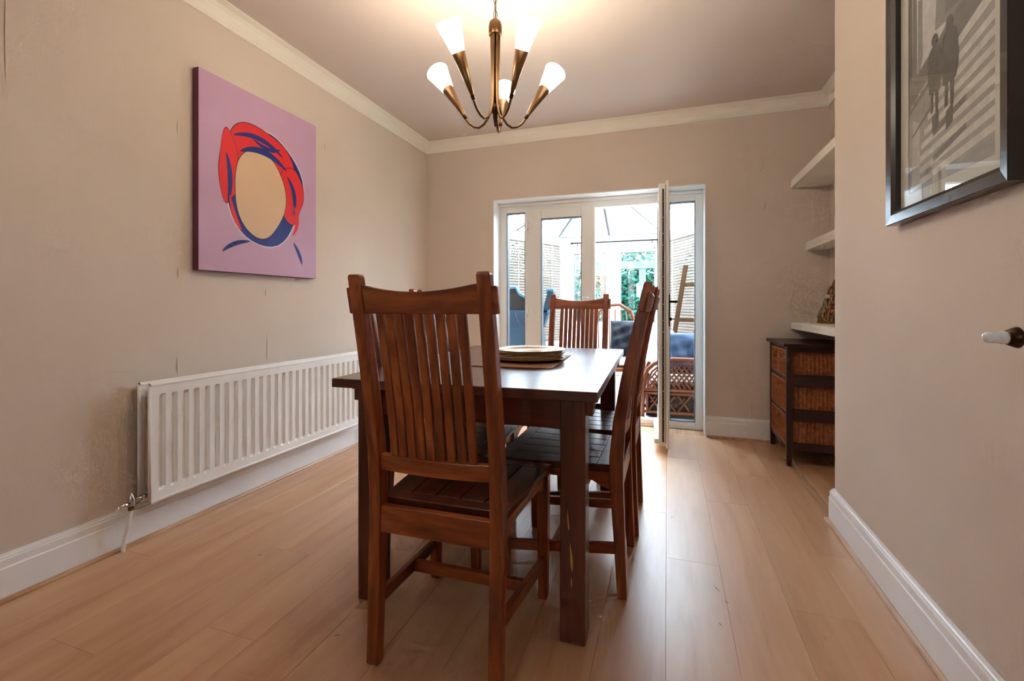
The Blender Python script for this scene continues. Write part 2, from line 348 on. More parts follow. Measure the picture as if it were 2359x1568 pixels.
# lifted wallpaper seams
def seam(par, fn, h, wd=0.004, lift=0.004):
    mb = MB(); n = 6; rows = []
    for k in range(n+1):
        t = k/n; b = math.sin(math.pi*t)
        rows.append([fn(-wd*0.2, h*t, 0.0002), fn(wd*b*0.9+0.0003, h*t, lift*b+0.0003), fn(wd*b+0.0006, h*t, 0.0002)])
    mb.loft(rows); mb.build('wallpaper_seam', 'wall', par)
for y, z, h in ((1.51, 1.785, 0.075), (1.512, 1.13, 0.05), (1.51, 0.68, 0.09), (2.01, 0.69, 0.155), (2.47, 2.02, 0.06), (0.93, 1.75, 0.36), (2.0, 1.05, 0.05)):
    seam(WL, lambda a, b, c, y=y, z=z: Vector((XL+c, y-a, z+b)), h)
for x, z, h in ((0.155, 2.06, 0.16), (0.57, 1.87, 0.12), (0.57, 1.70, 0.13), (0.59, 0.16, 0.12), (0.40, 0.36, 0.05)):
    seam(WB, lambda a, b, c, x=x, z=z: Vector((x+a, YB-c, z+b)), h)
mb = MB(); 
for k in range(9):   # wrinkle in the paper above the alcove corner
    t = k/8; mb.add([], [])
seam(WB, lambda a, b, c: Vector((0.655+a*5+0.05*(0.13-b), YB-c*0.6, 1.70+b)), 0.13, 0.006, 0.006)
seam(WB, lambda a, b, c: Vector((0.645+a*5-0.2*(0.1-b), YB-c*0.6, 1.97+b)), 0.12, 0.006, 0.006)

# ------------------------------------------------------------------ garden doors (upvc)
YD = 3.975
def ring_frame(mb, x0, x1, z0, z1, y0, y1, l, r, b, t):
    mb.box(x0, x0+l, y0, y1, z0, z1).box(x1-r, x1, y0, y1, z0, z1).box(x0+l, x1-r, y0, y1, z0, z0+b).box(x0+l, x1-r, y0, y1, z1-t, z1); return mb
def pane(par, x0, x1, z0, z1, y):
    MB().box(x0, x1, y+0.026, y+0.034, z0, z1).build('pane', 'glass', par)
    ring_frame(MB(), x0-0.001, x1+0.001, z0-0.001, z1+0.001, y-0.0015, y+0.06, 0.006, 0.006, 0.006, 0.006).build('gasket', 'seal_and_shade', par)
D0 = MB()
ring_frame(D0, DL+0.006, DR-0.006, 0.0, DT-0.006, YD, YD+0.07, 0.066, 0.06, 0.06, 0.085)
D0.box(-1.222, -1.196, YD, YD+0.07, 0.06, DT-0.091).box(-0.072, 0.018, YD, YD+0.07, 0.06, DT-0.091)
D0.box(DL+0.006, DR-0.006, YD-0.012, YD, DT-0.035, DT-0.006)
DOORF = struct(D0.build('window_1', 'upvc', None, 0.003))
pane(DOORF, -1.397, -1.222, 0.06, 1.849, YD+0.005); pane(DOORF, 0.018, DR-0.066, 0.06, 1.849, YD+0.005)
MB().box(-0.59, -0.072, YD-0.004, YD+0.05, 0.0, 0.022).build('threshold', 'steel', DOORF)
# closed leaf
LF = MB(); ring_frame(LF, -1.200, -0.592, 0.03, 1.868, YD-0.018, YD+0.045, 0.134, 0.114, 0.20, 0.09)
LEAF = struct(LF.build('door_1', 'upvc', None, 0.004))
pane(LEAF, -1.066, -0.706, 0.23, 1.778, YD-0.016)
for z in (1.70, 0.93, 0.28):
    h = MB().box(-1.205, -1.150, YD-0.030, YD-0.018, z, z+0.05).tube([(-1.19, YD-0.032, z-0.055), (-1.19, YD-0.032, z+0.055)], 0.009, 8).build('hinge', 'upvc', LEAF, 0.002)
    MB().box(-1.1915, -1.1885, YD-0.0425, YD-0.040, z-0.03, z-0.005).build('hinge_pin', 'seal_and_shade', h)
MB().box(-0.662, -0.636, YD-0.026, YD-0.018, 0.98, 1.11).tube([(-0.649, YD-0.026, 1.075), (-0.649, YD-0.05, 1.075), (-0.69, YD-0.052, 1.072)], 0.006, 8).build('door_handle', 'upvc', LEAF, 0.002)
MB().box(-0.615, -0.588, YD-0.024, YD-0.012, 0.05, 1.87).build('cover_strip', 'upvc', LEAF, 0.002)
# open leaf, swung into the room
OP = bpy.data.objects.new('door_2', None); COL.objects.link(OP); struct(OP)
OP.location = (-0.078, YD-0.02, 0); 
# local: x along leaf from hinge to free edge, y thickness
LW, LT = 0.655, 0.066
ang = math.atan2(3.283-(YD-0.02), -0.056+0.078); OP.rotation_euler = (0, 0, ang)
b = MB(); ring_frame(b, 0, LW, 0.045, 1.84, 0, LT, 0.11, 0.11, 0.17, 0.09); b.box(0, LW+0.012, LT-0.018, LT, 0.03, 1.855)
fr = b.build('leaf_frame', 'upvc', OP, 0.004)
MB().box(0.11, LW-0.11, 0.026, 0.036, 0.215, 1.75).build('pane', 'glass', OP)
ring_frame(MB(), 0.108, LW-0.108, 0.213, 1.752, -0.002, LT+0.002, 0.007, 0.007, 0.007, 0.007).build('gasket', 'seal_and_shade', OP)
lk = MB().box(LW, LW+0.0025, 0.022, 0.036, 0.07, 1.80).build('lock_strip', 'seal_and_shade', OP)
for k in range(17): MB().lathe([(0.004, 0), (0.003, 0.001), (0.0, 0.0012)], 8, (LW+0.0026, 0.029, 0.12+k*0.099+0.012*math.sin(k*2.1)), (1, 0, 0)).build('screw', 'steel', lk)
MB().box(LW, LW+0.002, 0.044, 0.05, 0.06, 1.83).build('weather_seal', 'seal_and_shade', OP)
MB().box(0.0, LW-0.02, -0.03, 0.0, 0.05, 0.085).build('rain_bar', 'upvc', OP, 0.006)
hd = MB().box(LW-0.052, LW-0.022, LT, LT+0.008, 0.86, 1.08).build('handle_plate', 'black', OP, 0.002)
MB().tube([(LW-0.037, LT+0.008, 1.03), (LW-0.037, LT+0.045, 1.03), (LW-0.05, LT+0.052, 1.03), (LW-0.15, LT+0.05, 1.028)], 0.009, 10).build('lever', 'black', hd)
MB().lathe([(0.011, 0), (0.011, 0.012), (0.004, 0.013), (0.004, 0.03), (0, 0.03)], 12, (LW-0.037, LT+0.008, 0.91), (0, 1, 0)).build('lock_cylinder', 'black', hd)

# foreground door at the right edge (only its handle reaches into the picture)
D3 = struct(MB().box(0.565, 0.603, 0.13, 0.955, 0.01, 1.99).build('door_3', 'white', None, 0.003))
hx, hy, hz = 0.565, 0.905, 0.952
h3 = MB().lathe([(0.027, 0), (0.027, 0.006), (0.0095, 0.009), (0.0085, 0.062), (0.0086, 0.063)], 20, (hx, hy, hz), (-1, 0, 0)).build('handle_stem', 'brass', D3)
MB().lathe([(0.0, 0.0), (0.0165, 0.001), (0.0155, 0.004), (0.011, 0.0145), (0.0, 0.015)], 20, (hx-0.061, hy, hz), (-1, 0, 0)).build('handle_collar', 'brassdark', h3)
MB().lathe([(0.0, 0.0), (0.0105, 0.0005), (0.0102, 0.0065), (0.0090, 0.0072), (0.0090, 0.016), (0.0086, 0.022), (0.0074, 0.0258), (0.004, 0.0282), (0.0, 0.0285)], 20, (hx-0.0750, hy, hz), (-1, 0, 0)).build('handle_grip', 'grip', h3)

# ------------------------------------------------------------------ conservatory beyond the doors
CP = [(-2.30, YW), (-2.30, 4.90), (-1.45, 6.45), (0.0, 6.45), (0.85, 4.90), (0.85, YW)]
EZ = 1.94
struct(MB().prism([(-2.42, YW), (0.97, YW), (0.97, 4.95), (0.08, 6.55), (-1.53, 6.55), (-2.42, 4.95)], lambda p: Vector((p[0], p[1], -0.12)), lambda p: Vector((p[0], p[1], -0.012))).build('floor_conservatory', 'tile'))
struct(MB().box(DL, DR, YB-0.0, YW-0.03, -0.1, -0.0002).build('floor_doorway', 'beech'))
def seg_place(o, i):
    a, b = CP[i], CP[i+1]; o.location = (a[0], a[1], 0); o.rotation_euler = (0, 0, math.atan2(b[1]-a[1], b[0]-a[0])); return math.hypot(b[0]-a[0], b[1]-a[1])
# outer house wall above and beside the conservatory
def seg_len(i): return math.hypot(CP[i+1][0]-CP[i][0], CP[i+1][1]-CP[i][1])
for i, nm in ((0, 'side_left'), (1, 'facet_left'), (3, 'facet_right'), (4, 'side_right')):
    L = seg_len(i)
    o = struct(MB().box(0, L, 0, 0.12, -0.1, 0.48).box(-0.02, L+0.02, -0.10, 0.10, 0.48, 0.505).build('wall_conservatory_'+nm, 'white')); seg_place(o, i)
    mb = MB(); t = 0.06; n = 3
    mb.box(0, L, 0.02, 0.08, 0.506, 0.506+t).box(0, L, 0.02, 0.08, EZ-0.04-t, EZ-0.04)
    for k in range(n+1): x = t/2+(L-t)*k/n; mb.box(x-t/2, x+t/2, 0.02, 0.08, 0.506+t, EZ-0.04-t)
    o = struct(mb.build('window_conservatory_'+nm, 'upvc')); seg_place(o, i)
    for k in range(n):
        xa, xb = t/2+(L-t)*k/n+t/2, t/2+(L-t)*(k+1)/n-t/2
        MB().poly([(xa, 0.05, 0.506+t), (xb, 0.05, 0.506+t), (xb, 0.05, EZ-0.04-t), (xa, 0.05, EZ-0.04-t)]).build('pane', 'glass', o)
# far glazed doors
L = seg_len(2)
mb = MB(); ring_frame(mb, 0, L, 0, EZ-0.04, 0.0, 0.07, 0.08, 0.08, 0.04, 0.085)
o = struct(mb.build('window_conservatory_end', 'upvc', None, 0.003)); seg_place(o, 2)
for nm, xa, xb, pa, pb in (('door_4', 0.085, 0.715, 0.198, 0.640), ('door_5', 0.720, 1.365, 0.840, 1.288)):
    mb = MB().box(xa, pa, -0.012, 0.05, 0.05, 1.81).box(pb, xb, -0.012, 0.05, 0.05, 1.81).box(pa, pb, -0.012, 0.05, 1.735, 1.81).box(pa, pb, -0.012, 0.05, 0.66, 0.78).box(pa, pb, -0.012, 0.05, 0.05, 0.17).box(pa, pb, 0.005, 0.04, 0.17, 0.66)
    d = struct(mb.build(nm, 'upvc', None, 0.003)); seg_place(d, 2)
    MB().poly([(pa, 0.02, 0.78), (pb, 0.02, 0.78), (pb, 0.02, 1.735), (pa, 0.02, 1.735)]).build('pane', 'glass', d)
    ring_frame(MB(), pa-0.001, pb+0.001, 0.779, 1.736, -0.014, 0.03, 0.009, 0.009, 0.009, 0.009).build('gasket', 'seal_and_shade', d)
    ring_frame(MB(), xa-0.004, xb+0.004, 0.046, 1.816, -0.010, 0.02, 0.010, 0.010, 0.010, 0.010).build('draught_seal', 'seal_and_shade', d)
    if nm == 'door_5':
        h = MB().box(0.760, 0.790, -0.022, -0.012, 0.80, 1.00).build('handle_plate', 'steel', d, 0.003)
        MB().tube([(0.775, -0.022, 0.955), (0.775, -0.055, 0.955), (0.79, -0.06, 0.955), (0.88, -0.058, 0.953)], 0.008, 8).build('lever', 'white', h)
# eaves beam, hipped roof with glazing bars and milky panels
AP, RB = Vector((-0.725, 5.42, 2.47)), Vector((-0.725, YW, 2.47))
E = [Vector((p[0], p[1], EZ)) for p in CP]
RF = bpy.data.objects.new('ceiling_conservatory', None); COL.objects.link(RF); struct(RF)
for i in range(5):
    a, b = E[i], E[i+1]; MB().bar(a+Vector((0, 0, -0.01)), b+Vector((0, 0, -0.01)), 0.13, 0.08).build('eaves_beam', 'upvc', RF)
    nn = Vector((b.y-a.y, a.x-b.x, 0)).normalized()*0.068; MB().bar(a+nn+Vector((0, 0, 0.026)), b+nn+Vector((0, 0, 0.026)), 0.008, 0.012).build('eaves_dark_strip', 'seal_and_shade', RF)  # thin dark line along the inner top of the eaves
def panel(*p): MB().poly([q+Vector((0, 0, 0.055)) for q in p]).build('roof_panel', 'poly', RF)
def bar(a, b, wd=0.045):
    MB().bar(a+Vector((0, 0, 0.03)), b+Vector((0, 0, 0.03)), wd, 0.035).build('glazing_bar', 'upvc', RF)
    d = (b-a).normalized(); s = d.cross(Vector((0, 0, 1))).normalized()
    MB().bar(a+s*(wd/2+0.016)+Vector((0, 0, 0.034)), b+s*(wd/2+0.016)+Vector((0, 0, 0.034)), 0.032, 0.028).build('bar_shade_strip', 'seal_and_shade', RF)  # dark strip painting a shadow line beside each roof bar
rails = []
for i in range(5):
    a, b = E[i], E[i+1]; n = 2
    for k in range(n):
        p, q = a.lerp(b, k/n), a.lerp(b, (k+1)/n)
        if i in (0, 4):
            tp = AP if (i == 0 and False) else None
            u0, u1 = (RB.lerp(AP, k/n), RB.lerp(AP, (k+1)/n)) if i == 0 else (AP.lerp(RB, k/n), AP.lerp(RB, (k+1)/n))
            panel(p, q, u1, u0); bar(p, u0)
        else:
            panel(p, q, AP); bar(p, AP, 0.06 if k == 0 else 0.04)
bar(E[5], RB); MB().bar(RB, AP, 0.08, 0.06).build('ridge', 'upvc', RF)
# house wall over the lean-to and the garden
struct(MB().box(-2.9, XL-0.15, YW-0.26, YW, -0.1, 2.8).box(1.3, 1.6, YW-0.26, YW, -0.1, 2.8).build('wall_house_outer', 'white'))
struct(MB().box(-30, 30, 6.6, 45, -0.3, -0.1).box(-30, -2.43, -2, 6.6, -0.3, -0.1).box(0.98, 30, -2, 6.6, -0.3, -0.1).build('ground_garden', 'grass'))

# ------------------------------------------------------------------ dining chairs
def post_profile():        # (y, z, depth) of the rear post; +y is towards the seat front
    return [(-0.014, 0.0, 0.032), (-0.004, 0.2, 0.038), (0.006, 0.40, 0.046), (0.006, 0.48, 0.047), (-0.004, 0.60, 0.043), (-0.026, 0.74, 0.038), (-0.056, 0.89, 0.033), (-0.098, 1.075, 0.027), (-0.100, 1.083, 0.023)]
def post_y(z):
    p = post_profile()
    for (y0, z0, _), (y1, z1, _) in zip(p, p[1:]):
        if z0 <= z <= z1: return y0+(y1-y0)*(z-z0)/(z1-z0)
    return p[-1][0]
def make_chair(label, group):
    c = thing('dining_chair', label, 'chair', group=group)
    XP, PW = 0.1815, 0.036
    for s in (-1, 1):
        mb = MB(); rings = []
        for i, (y, z, d) in enumerate(post_profile()):
            hw = PW/2 if i < 8 else PW/2-0.003
            rings.append([(s*XP-hw, y-d/2, z), (s*XP+hw, y-d/2, z), (s*XP+hw, y+d/2, z), (s*XP-hw, y+d/2, z)])
        mb.loft(rings); mb.build('rear_post', 'wood_z', c, 0.003)
    for s in (-1, 1):
        mb = MB(); x = s*0.204; y = 0.405
        mb.loft([[(x-a, y-a, z), (x+a, y-a, z), (x+a, y+a, z), (x-a, y+a, z)] for a, z in ((0.0135, 0), (0.0155, 0.012), (0.0195, 0.30), (0.020, 0.425))])
        mb.build('front_leg', 'wood_z', c, 0.003)
    # top rail: bowed backwards, dipping in the middle, tenons through the posts
    mb = MB(); rings = []; n = 20; XE = XP+PW/2+0.013
    for k in range(n+1):
        x = -XE+2*XE*k/n; t = min(1, abs(x)/(XP-PW/2)); inside = abs(x) < XP-PW/2
        zt = 1.036+0.020*t**2 if abs(x) <= XP else 1.049
        zb = 0.980
        bow = -0.016*(1-t*t); th = 0.020 if inside else 0.016
        rings.append([(x, post_y(zb)+bow-th/2, zb), (x, post_y(zt)+bow-th/2, zt), (x, post_y(zt)+bow+th/2, zt), (x, post_y(zb)+bow+th/2, zb)])
    mb.loft(rings); mb.build('top_rail', 'wood_x', c, 0.003)
    # lower back rail
    mb = MB(); rings = []; XI = XP-PW/2
    for k in range(13):
        x = -XI+2*XI*k/12; bow = -0.014*(1-(x/XI)**2)
        rings.append([(x, post_y(0.54)+bow-0.011, 0.540), (x, post_y(0.585)+bow-0.011, 0.585), (x, post_y(0.585)+bow+0.011, 0.585), (x, post_y(0.54)+bow+0.011, 0.540)])
    mb.loft(rings); mb.build('lower_back_rail', 'wood_x', c, 0.002)
    for k in range(9):
        x = (k-4)*0.0292; mb = MB(); rings = []
        bow = -0.015*(1-(x/XI)**2)
        for z in (0.580, 0.66, 0.74, 0.82, 0.90, 0.985):
            y = post_y(z)+bow+0.004*math.sin(math.pi*(z-0.58)/0.405)*0; hw = 0.0116
            rings.append([(x-hw, y-0.006, z), (x+hw, y-0.006, z), (x+hw, y+0.006, z), (x-hw, y+0.006, z)])
        mb.loft(rings); mb.build('back_slat', 'wood_z', c, 0.002)
    # seat
    def hw(y): return 0.182+0.043*(y+0.0)/0.43
    mb = MB(); mb.loft([[(-hw(0.03)+0.004, 0.03, z), (hw(0.03)-0.004, 0.03, z), (hw(0.425)-0.004, 0.425, z), (-hw(0.425)+0.004, 0.425, z)] for z in (0.424, 0.4365)])
    seat = mb.build('seat', 'seat', c)
    def brd(xa0, xa1, xb0, xb1, y0, y1):
        MB().loft([[(xa0, y0, z), (xa1, y0, z), (xb1, y1, z), (xb0, y1, z)] for z in (0.4366, 0.450)]).build('seat_board', 'seat', seat, 0.0025)
    brd(-hw(0.028), hw(0.028), -hw(0.075), hw(0.075), 0.028, 0.0745); brd(-hw(0.385), hw(0.385), -hw(0.437), hw(0.437), 0.3855, 0.437)
    g = 0.0022
    for k in range(5):
        a, b_ = -1+2*k/5, -1+2*(k+1)/5
        brd(hw(0.075)*a+g*(k > 0), hw(0.075)*b_-g*(k < 4), hw(0.385)*a+g*(k > 0), hw(0.385)*b_-g*(k < 4), 0.0748, 0.3852)
    # aprons with arched lower edge
    MB().box(-XI, XI, -0.014, 0.009, 0.366, 0.440).build('rear_apron', 'wood_x', c, 0.002)
    def arch(p0, p1, name, mat):
        mb = MB(); rings = []; p0, p1 = Vector(p0), Vector(p1); d = (p1-p0).normalized(); nn = Vector((-d.y, d.x, 0))*0.009
        for k in range(13):
            t = k/12; p = p0.lerp(p1, t); zb = 0.362+0.036*min(1, max(0, min(t, 1-t)*6-0.2))**0.7
            rings.append([p-nn+Vector((0,0,zb)), p+nn+Vector((0,0,zb)), p+nn+Vector((0,0,0.424)), p-nn+Vector((0,0,0.424))])
        mb.loft(rings); mb.build(name, mat, c, 0.0015)
    for s in (-1, 1): arch((s*0.183, 0.028, 0), (s*0.202, 0.388, 0), 'side_apron', 'wood_y')
    arch((-0.186, 0.410, 0), (0.186, 0.410, 0), 'front_apron', 'wood_x')
    for s in (-1, 1): MB().bar((s*0.183, 0.012, 0.165), (s*0.2035, 0.392, 0.128), 0.018, 0.036).build('side_stretcher', 'wood_y', c, 0.002)
    MB().bar((-0.190, 0.225, 0.142), (0.190, 0.225, 0.142), 0.020, 0.034).build('cross_stretcher', 'wood_x', c, 0.002)
    return c
GRP = 'slat-back dining chairs round the table'
ch = make_chair('brown wooden slat-back dining chair nearest the camera, back towards us at the table end', GRP)
ch.location = (-0.6, 1.118, 0); ch.rotation_euler.z = R(1.0)
dup(ch, (-0.160, 1.798, 0), R(90), 'brown wooden slat-back chair on the right side of the table, nearer one')
dup(ch, (-0.148, 2.256, 0), R(90), 'brown wooden slat-back chair on the right side of the table, farther one by the doors')
dup(ch, (-1.088, 1.800, 0), R(-90), 'brown wooden slat-back chair on the radiator side of the table, nearer one')
dup(ch, (-1.100, 2.262, 0), R(-90), 'brown wooden slat-back chair on the radiator side of the table, farther one')
dup(ch, (-0.572, 3.040, 0), R(180.5), 'brown wooden slat-back chair at the far table end, in front of the glazed doors')

# ------------------------------------------------------------------ table
tb = thing('dining_table', 'dark brown rectangular wooden dining table with thick square legs and pegged joints', 'table', (-0.186, 1.298, 0), R(2.0))
# local: x from -TW to 0 (right edge at 0), y from 0 to TLn
TW, TLn, TZ = 0.885, 1.345, 0.757
MB().box(-TW, 0, 0, TLn, TZ-0.030, TZ).build('tabletop', 'tabletop', tb, 0.003)
lx, ly, lw, ld = 0.040, 0.046, 0.076, 0.084
for xs in (-TW+lx+0.03, -lx-lw):
    for ys in (ly, TLn-ly-ld):
        leg = MB().box(xs, xs+lw, ys, ys+ld, 0, TZ-0.0305).build('leg', 'table_z', tb, 0.004)
        fy = ys-0.0 if ys < 0.5 else ys+ld
        s = -1 if ys < 0.5 else 1
        px = xs+(0.050 if xs > -0.4 else 0.014)
        MB().box(px, px+0.012, min(fy, fy+s*0.004), max(fy, fy+s*0.004), 0.635, 0.668).build('peg', 'table_z', leg, 0.002)
        ox = (xs+lw) if xs > -0.4 else xs
        so = 1 if xs > -0.4 else -1
        a, b2 = sorted((ox, ox+so*0.021)); MB().box(a, b2, ys+0.008, ys+ld-0.008, 0.676, 0.715).build('tenon_block', 'table_x', leg, 0.003)
        a, b2 = sorted((ox, ox+so*0.026)); MB().box(a, b2, ys+0.002, ys+ld+0.012, 0.7152, 0.7264).build('corbel', 'table_x', leg, 0.002)
x0, x1 = -TW+lx+0.03+lw, -lx-lw
for y in (ly+0.03, TLn-ly-0.052): MB().box(x0, x1, y, y+0.022, 0.626, 0.7264).build('end_apron', 'table_x', tb, 0.002)
for x in (-TW+lx+0.03+0.027, -lx-lw+0.027): MB().box(x, x+0.022, ly+ld, TLn-ly-ld, 0.626, 0.7264).build('side_apron', 'table_y', tb, 0.002)
pm = tag(MB().box(-0.17, 0.17, -0.245, 0.245, 0, 0.004).build('placemat', 'cork', None, 0.001), 'brown woven rectangular placemat lying on the table under the stacked plates', 'placemat')
pm.location = (-0.602, 1.95, TZ+0.0003); pm.rotation_euler.z = R(3)
# stacked charger plates
prof = [(0.0, 0.0), (0.085, 0.0), (0.104, 0.002), (0.116, 0.007), (0.130, 0.0102), (0.158, 0.0118), (0.1605, 0.0135), (0.158, 0.0150), (0.130, 0.0130), (0.114, 0.0095), (0.103, 0.0042), (0.085, 0.0026), (0.0, 0.0026)]
pl_me = MB().lathe(prof, 48).mesh('charger_plate', 'gold')
NAMES = ['lowest', 'second from the bottom', 'third from the bottom', 'middle', 'third from the top', 'second from the top', 'topmost']
for k in range(7):
    o = link('charger_plate', pl_me); o.location = (-0.585+0.003*math.sin(k*2.3), 1.955+0.003*math.cos(k*1.7), TZ+0.0047+k*0.0060)
    tag(o, 'cream and gold round charger plate, %s of the stack on the table' % NAMES[k], 'plate', 'charger plates stacked on the table')

# ------------------------------------------------------------------ chandelier
CX, CY = -0.700, 1.842
cd = thing('chandelier', 'antique brass five-arm chandelier with white glowing glass cone shades', 'ceiling light', (CX, CY, ZC))
zt = 2.228-ZC
MB().lathe([(0.0, 0.0), (0.055, 0.0), (0.055, -0.012), (0.040, -0.030), (0.012, -0.042), (0.0, -0.043)], 28).build('ceiling_rose', 'brass', cd)
MB().lathe([(0.0, zt+0.006), (0.006, zt+0.004), (0.008, zt), (0.018, zt-0.004), (0.0255, zt-0.013), (0.028, zt-0.027), (0.028, zt-0.064), (0.0265, zt-0.066), (0.0, zt-0.060)], 28).build('top_cap', 'brass', cd)
k = 0; z = zt+0.002
while z < -0.05:
    mb = MB(); n = 14; pts = []
    for j in range(n):
        a = 2*math.pi*j/n; u, v = 0.0085*math.cos(a), 0.019+0.019*math.sin(a)
        pts.append((u, 0, z+v) if k % 2 == 0 else (0, u, z+v))
    mb.tube(pts, 0.0016, 6, closed=True); mb.build('chain_link', 'brass', cd); z += 0.0345; k += 1
MB().tube([(-0.003+0.005*math.sin(t*7), 0.003*math.cos(t*5), zt+(-0.045-zt)*t) for t in [i/12 for i in range(13)]], 0.0022, 6).build('flex', 'brassdark', cd)
MB().tube([(0, 0, zt-0.06), (0, 0, 1.86-ZC)], 0.005, 10).build('stem', 'brassdark', cd)
MB().lathe([(0.0, 1.866-ZC), (0.013, 1.866-ZC), (0.019, 1.858-ZC), (0.020, 1.845-ZC), (0.015, 1.832-ZC), (0.010, 1.823-ZC), (0.0105, 1.812-ZC), (0.007, 1.795-ZC), (0.004, 1.775-ZC), (0.0, 1.765-ZC)], 24).build('finial', 'brassdark', cd)
th = R(18.7156)
for k in range(5):
    phi = R((7, 64, 153, 214, 296)[k]); lat, dep = math.sin(phi), math.cos(phi)
    dx = lat*math.cos(th)-dep*math.sin(th); dy = lat*math.sin(th)+dep*math.cos(th)
    P = lambda r, z: Vector((dx*r, dy*r, z-ZC))
    ctrl = [(0.019, 2.185), (0.018, 2.12), (0.015, 2.04), (0.013, 1.96), (0.014, 1.90), (0.020, 1.855), (0.034, 1.815), (0.056, 1.789), (0.080, 1.779), (0.104, 1.785), (0.126, 1.801), (0.141, 1.819), (0.152, 1.839)]
    arm = MB().tube([P(r, z) for r, z in ctrl], 0.0052, 10).build('arm', 'brass', cd)
    a, e = P(0.150, 1.836), P(0.300, 2.070); ax = (e-a).normalized(); L = (e-a).length
    MB().lathe([(0.0, -0.006), (0.0075, -0.005), (0.0085, 0.0), (0.0065, 0.003), (0.0085, 0.006), (0.0085, 0.010), (0.0065, 0.014)], 16, a, ax).build('ferrule', 'brassdark', cd)
    L1 = L*0.62
    MB().lathe([(0.0065, 0.010), (0.0095, 0.03), (0.0265, L1), (0.0258, L1), (0.009, 0.032)], 28, a, ax).build('cone_holder', 'brass', cd)
    MB().lathe([(0.024, L1-0.012), (0.027, L1+0.001), (0.050, L-0.002), (0.0515, L), (0.050, L), (0.0485, L-0.003), (0.0255, L1), (0.0, L1-0.004)], 36, a, ax).build('glass_shade', 'shade', cd)
    ld_ = bpy.data.lights.new('bulb_light', 'POINT'); ld_.energy = LAMP_W; ld_.color = (1.0, 0.84, 0.64); ld_.shadow_soft_size = 0.03
    lo = bpy.data.objects.new('bulb_light', ld_); COL.objects.link(lo); lo.parent = cd; lo.location = a+ax*(L+0.03)

# ------------------------------------------------------------------ canvas on the left wall (plain stand-in motif in the same colours)
cv = thing('canvas_painting', 'lilac canvas painting with red, blue and cream shapes on the left wall', 'painting', (XL+0.0003, 1.961, 1.653))
PWd, PHt, PD = 0.766, 0.962, 0.040
M['lilac'] = plain('lilac_acrylic', lin(196, 160, 190), 0.6, var=0.03); M['plum'] = plain('plum_canvas_edge', lin(110, 58, 80), 0.7, var=0.05)
M['pred'] = plain('red_acrylic', lin(226, 34, 40), 0.5, var=0.04); M['pblue'] = plain('blue_acrylic', lin(22, 44, 130), 0.5, var=0.06); M['pcream'] = plain('cream_acrylic', lin(214, 182, 150), 0.55, var=0.02)
M['pline'] = plain('dark_outline_acrylic', lin(60, 30, 60), 0.55); M['phalo'] = plain('pale_halo_acrylic', lin(214, 196, 214), 0.55)
mb = MB(); mb.box(0, PD-0.001, -PWd/2, PWd/2, -PHt/2, PHt/2); mb.build('stretcher', 'plum', cv, 0.004)
MB().box(PD-0.001, PD+0.0005, -PWd/2+0.001, PWd/2-0.001, -PHt/2+0.001, PHt/2-0.001).build('canvas_front', 'lilac', cv)
def blob(cx, cy, rx, ry, wob, ph, n=40):   # 2D outline in (y, z)
    return [(cx+rx*math.cos(a)*(1+wob*math.sin(3*a+ph)+wob*.5*math.sin(5*a+2*ph)), cy+ry*math.sin(a)*(1+wob*math.sin(3*a+ph)+wob*.5*math.sin(5*a+2*ph))) for a in [2*math.pi*k/n for k in range(n)]]
def swoosh(p, w, n=18):                     # tapered brush stroke along quadratic bezier
    a, b, c = [Vector(q) for q in p]; L_, R_ = [], []
    for k in range(n+1):
        t = k/n; q = a*(1-t)**2+b*2*t*(1-t)+c*t*t; d = ((b-a)*(1-t)+(c-b)*t).normalized(); nn = Vector((-d.y, d.x))*w*(0.12+math.sin(math.pi*t)**0.7)
        L_.append(tuple(q+nn)); R_.append(tuple(q-nn))
    return L_+R_[::-1]
motif = MB(); lay = [0]
def flat(pts, mi):
    motif.cur = mi; lay[0] += 1; x = PD+0.0006+lay[0]*0.00006; motif.poly([(x, p[0], p[1]) for p in pts])
def outlined(pts, mi, g=0.004, line=5):
    c = Vector((sum(p[0] for p in pts)/len(pts), sum(p[1] for p in pts)/len(pts)))
    flat([tuple(Vector(p)+(Vector(p)-c).normalized()*g) for p in pts], line); flat(pts, mi)
outlined(blob(0.0, 0.0, 0.265, 0.315, 0.05, 0.4), 1, 0.008, 4)
outlined(blob(-0.03, 0.155, 0.225, 0.155, 0.06, 1.9), 0)
outlined(blob(0.185, 0.0, 0.085, 0.165, 0.08, 0.6), 0); outlined(blob(-0.225, 0.05, 0.055, 0.18, 0.08, 2.2), 0)
outlined(blob(-0.03, -0.045, 0.165, 0.235, 0.035, 1.0), 2)
for p, w_, m_ in ((((-0.2, 0.22), (-0.05, 0.3), (0.12, 0.2)), 0.012, 1), (((-0.16, 0.15), (-0.02, 0.24), (0.15, 0.13)), 0.016, 1), (((-0.24, 0.12), (-0.2, 0.0), (-0.23, -0.13)), 0.012, 1),
                  (((0.15, 0.1), (0.23, 0.02), (0.2, -0.12)), 0.013, 1), (((0.2, -0.06), (0.26, -0.15), (0.19, -0.24)), 0.012, 0), (((-0.22, -0.09), (-0.2, -0.2), (-0.15, -0.26)), 0.010, 0),
                  (((-0.08, 0.24), (0.03, 0.19), (0.1, 0.24)), 0.010, 1), (((-0.1, -0.31), (-0.2, -0.32), (-0.26, -0.38)), 0.010, 1), (((0.2, -0.28), (0.25, -0.34), (0.265, -0.40)), 0.010, 1)): flat(swoosh(p, w_), m_)
motif.build('painted_motif', ['pred', 'pblue', 'pcream', 'lilac', 'phalo', 'pline'], cv)

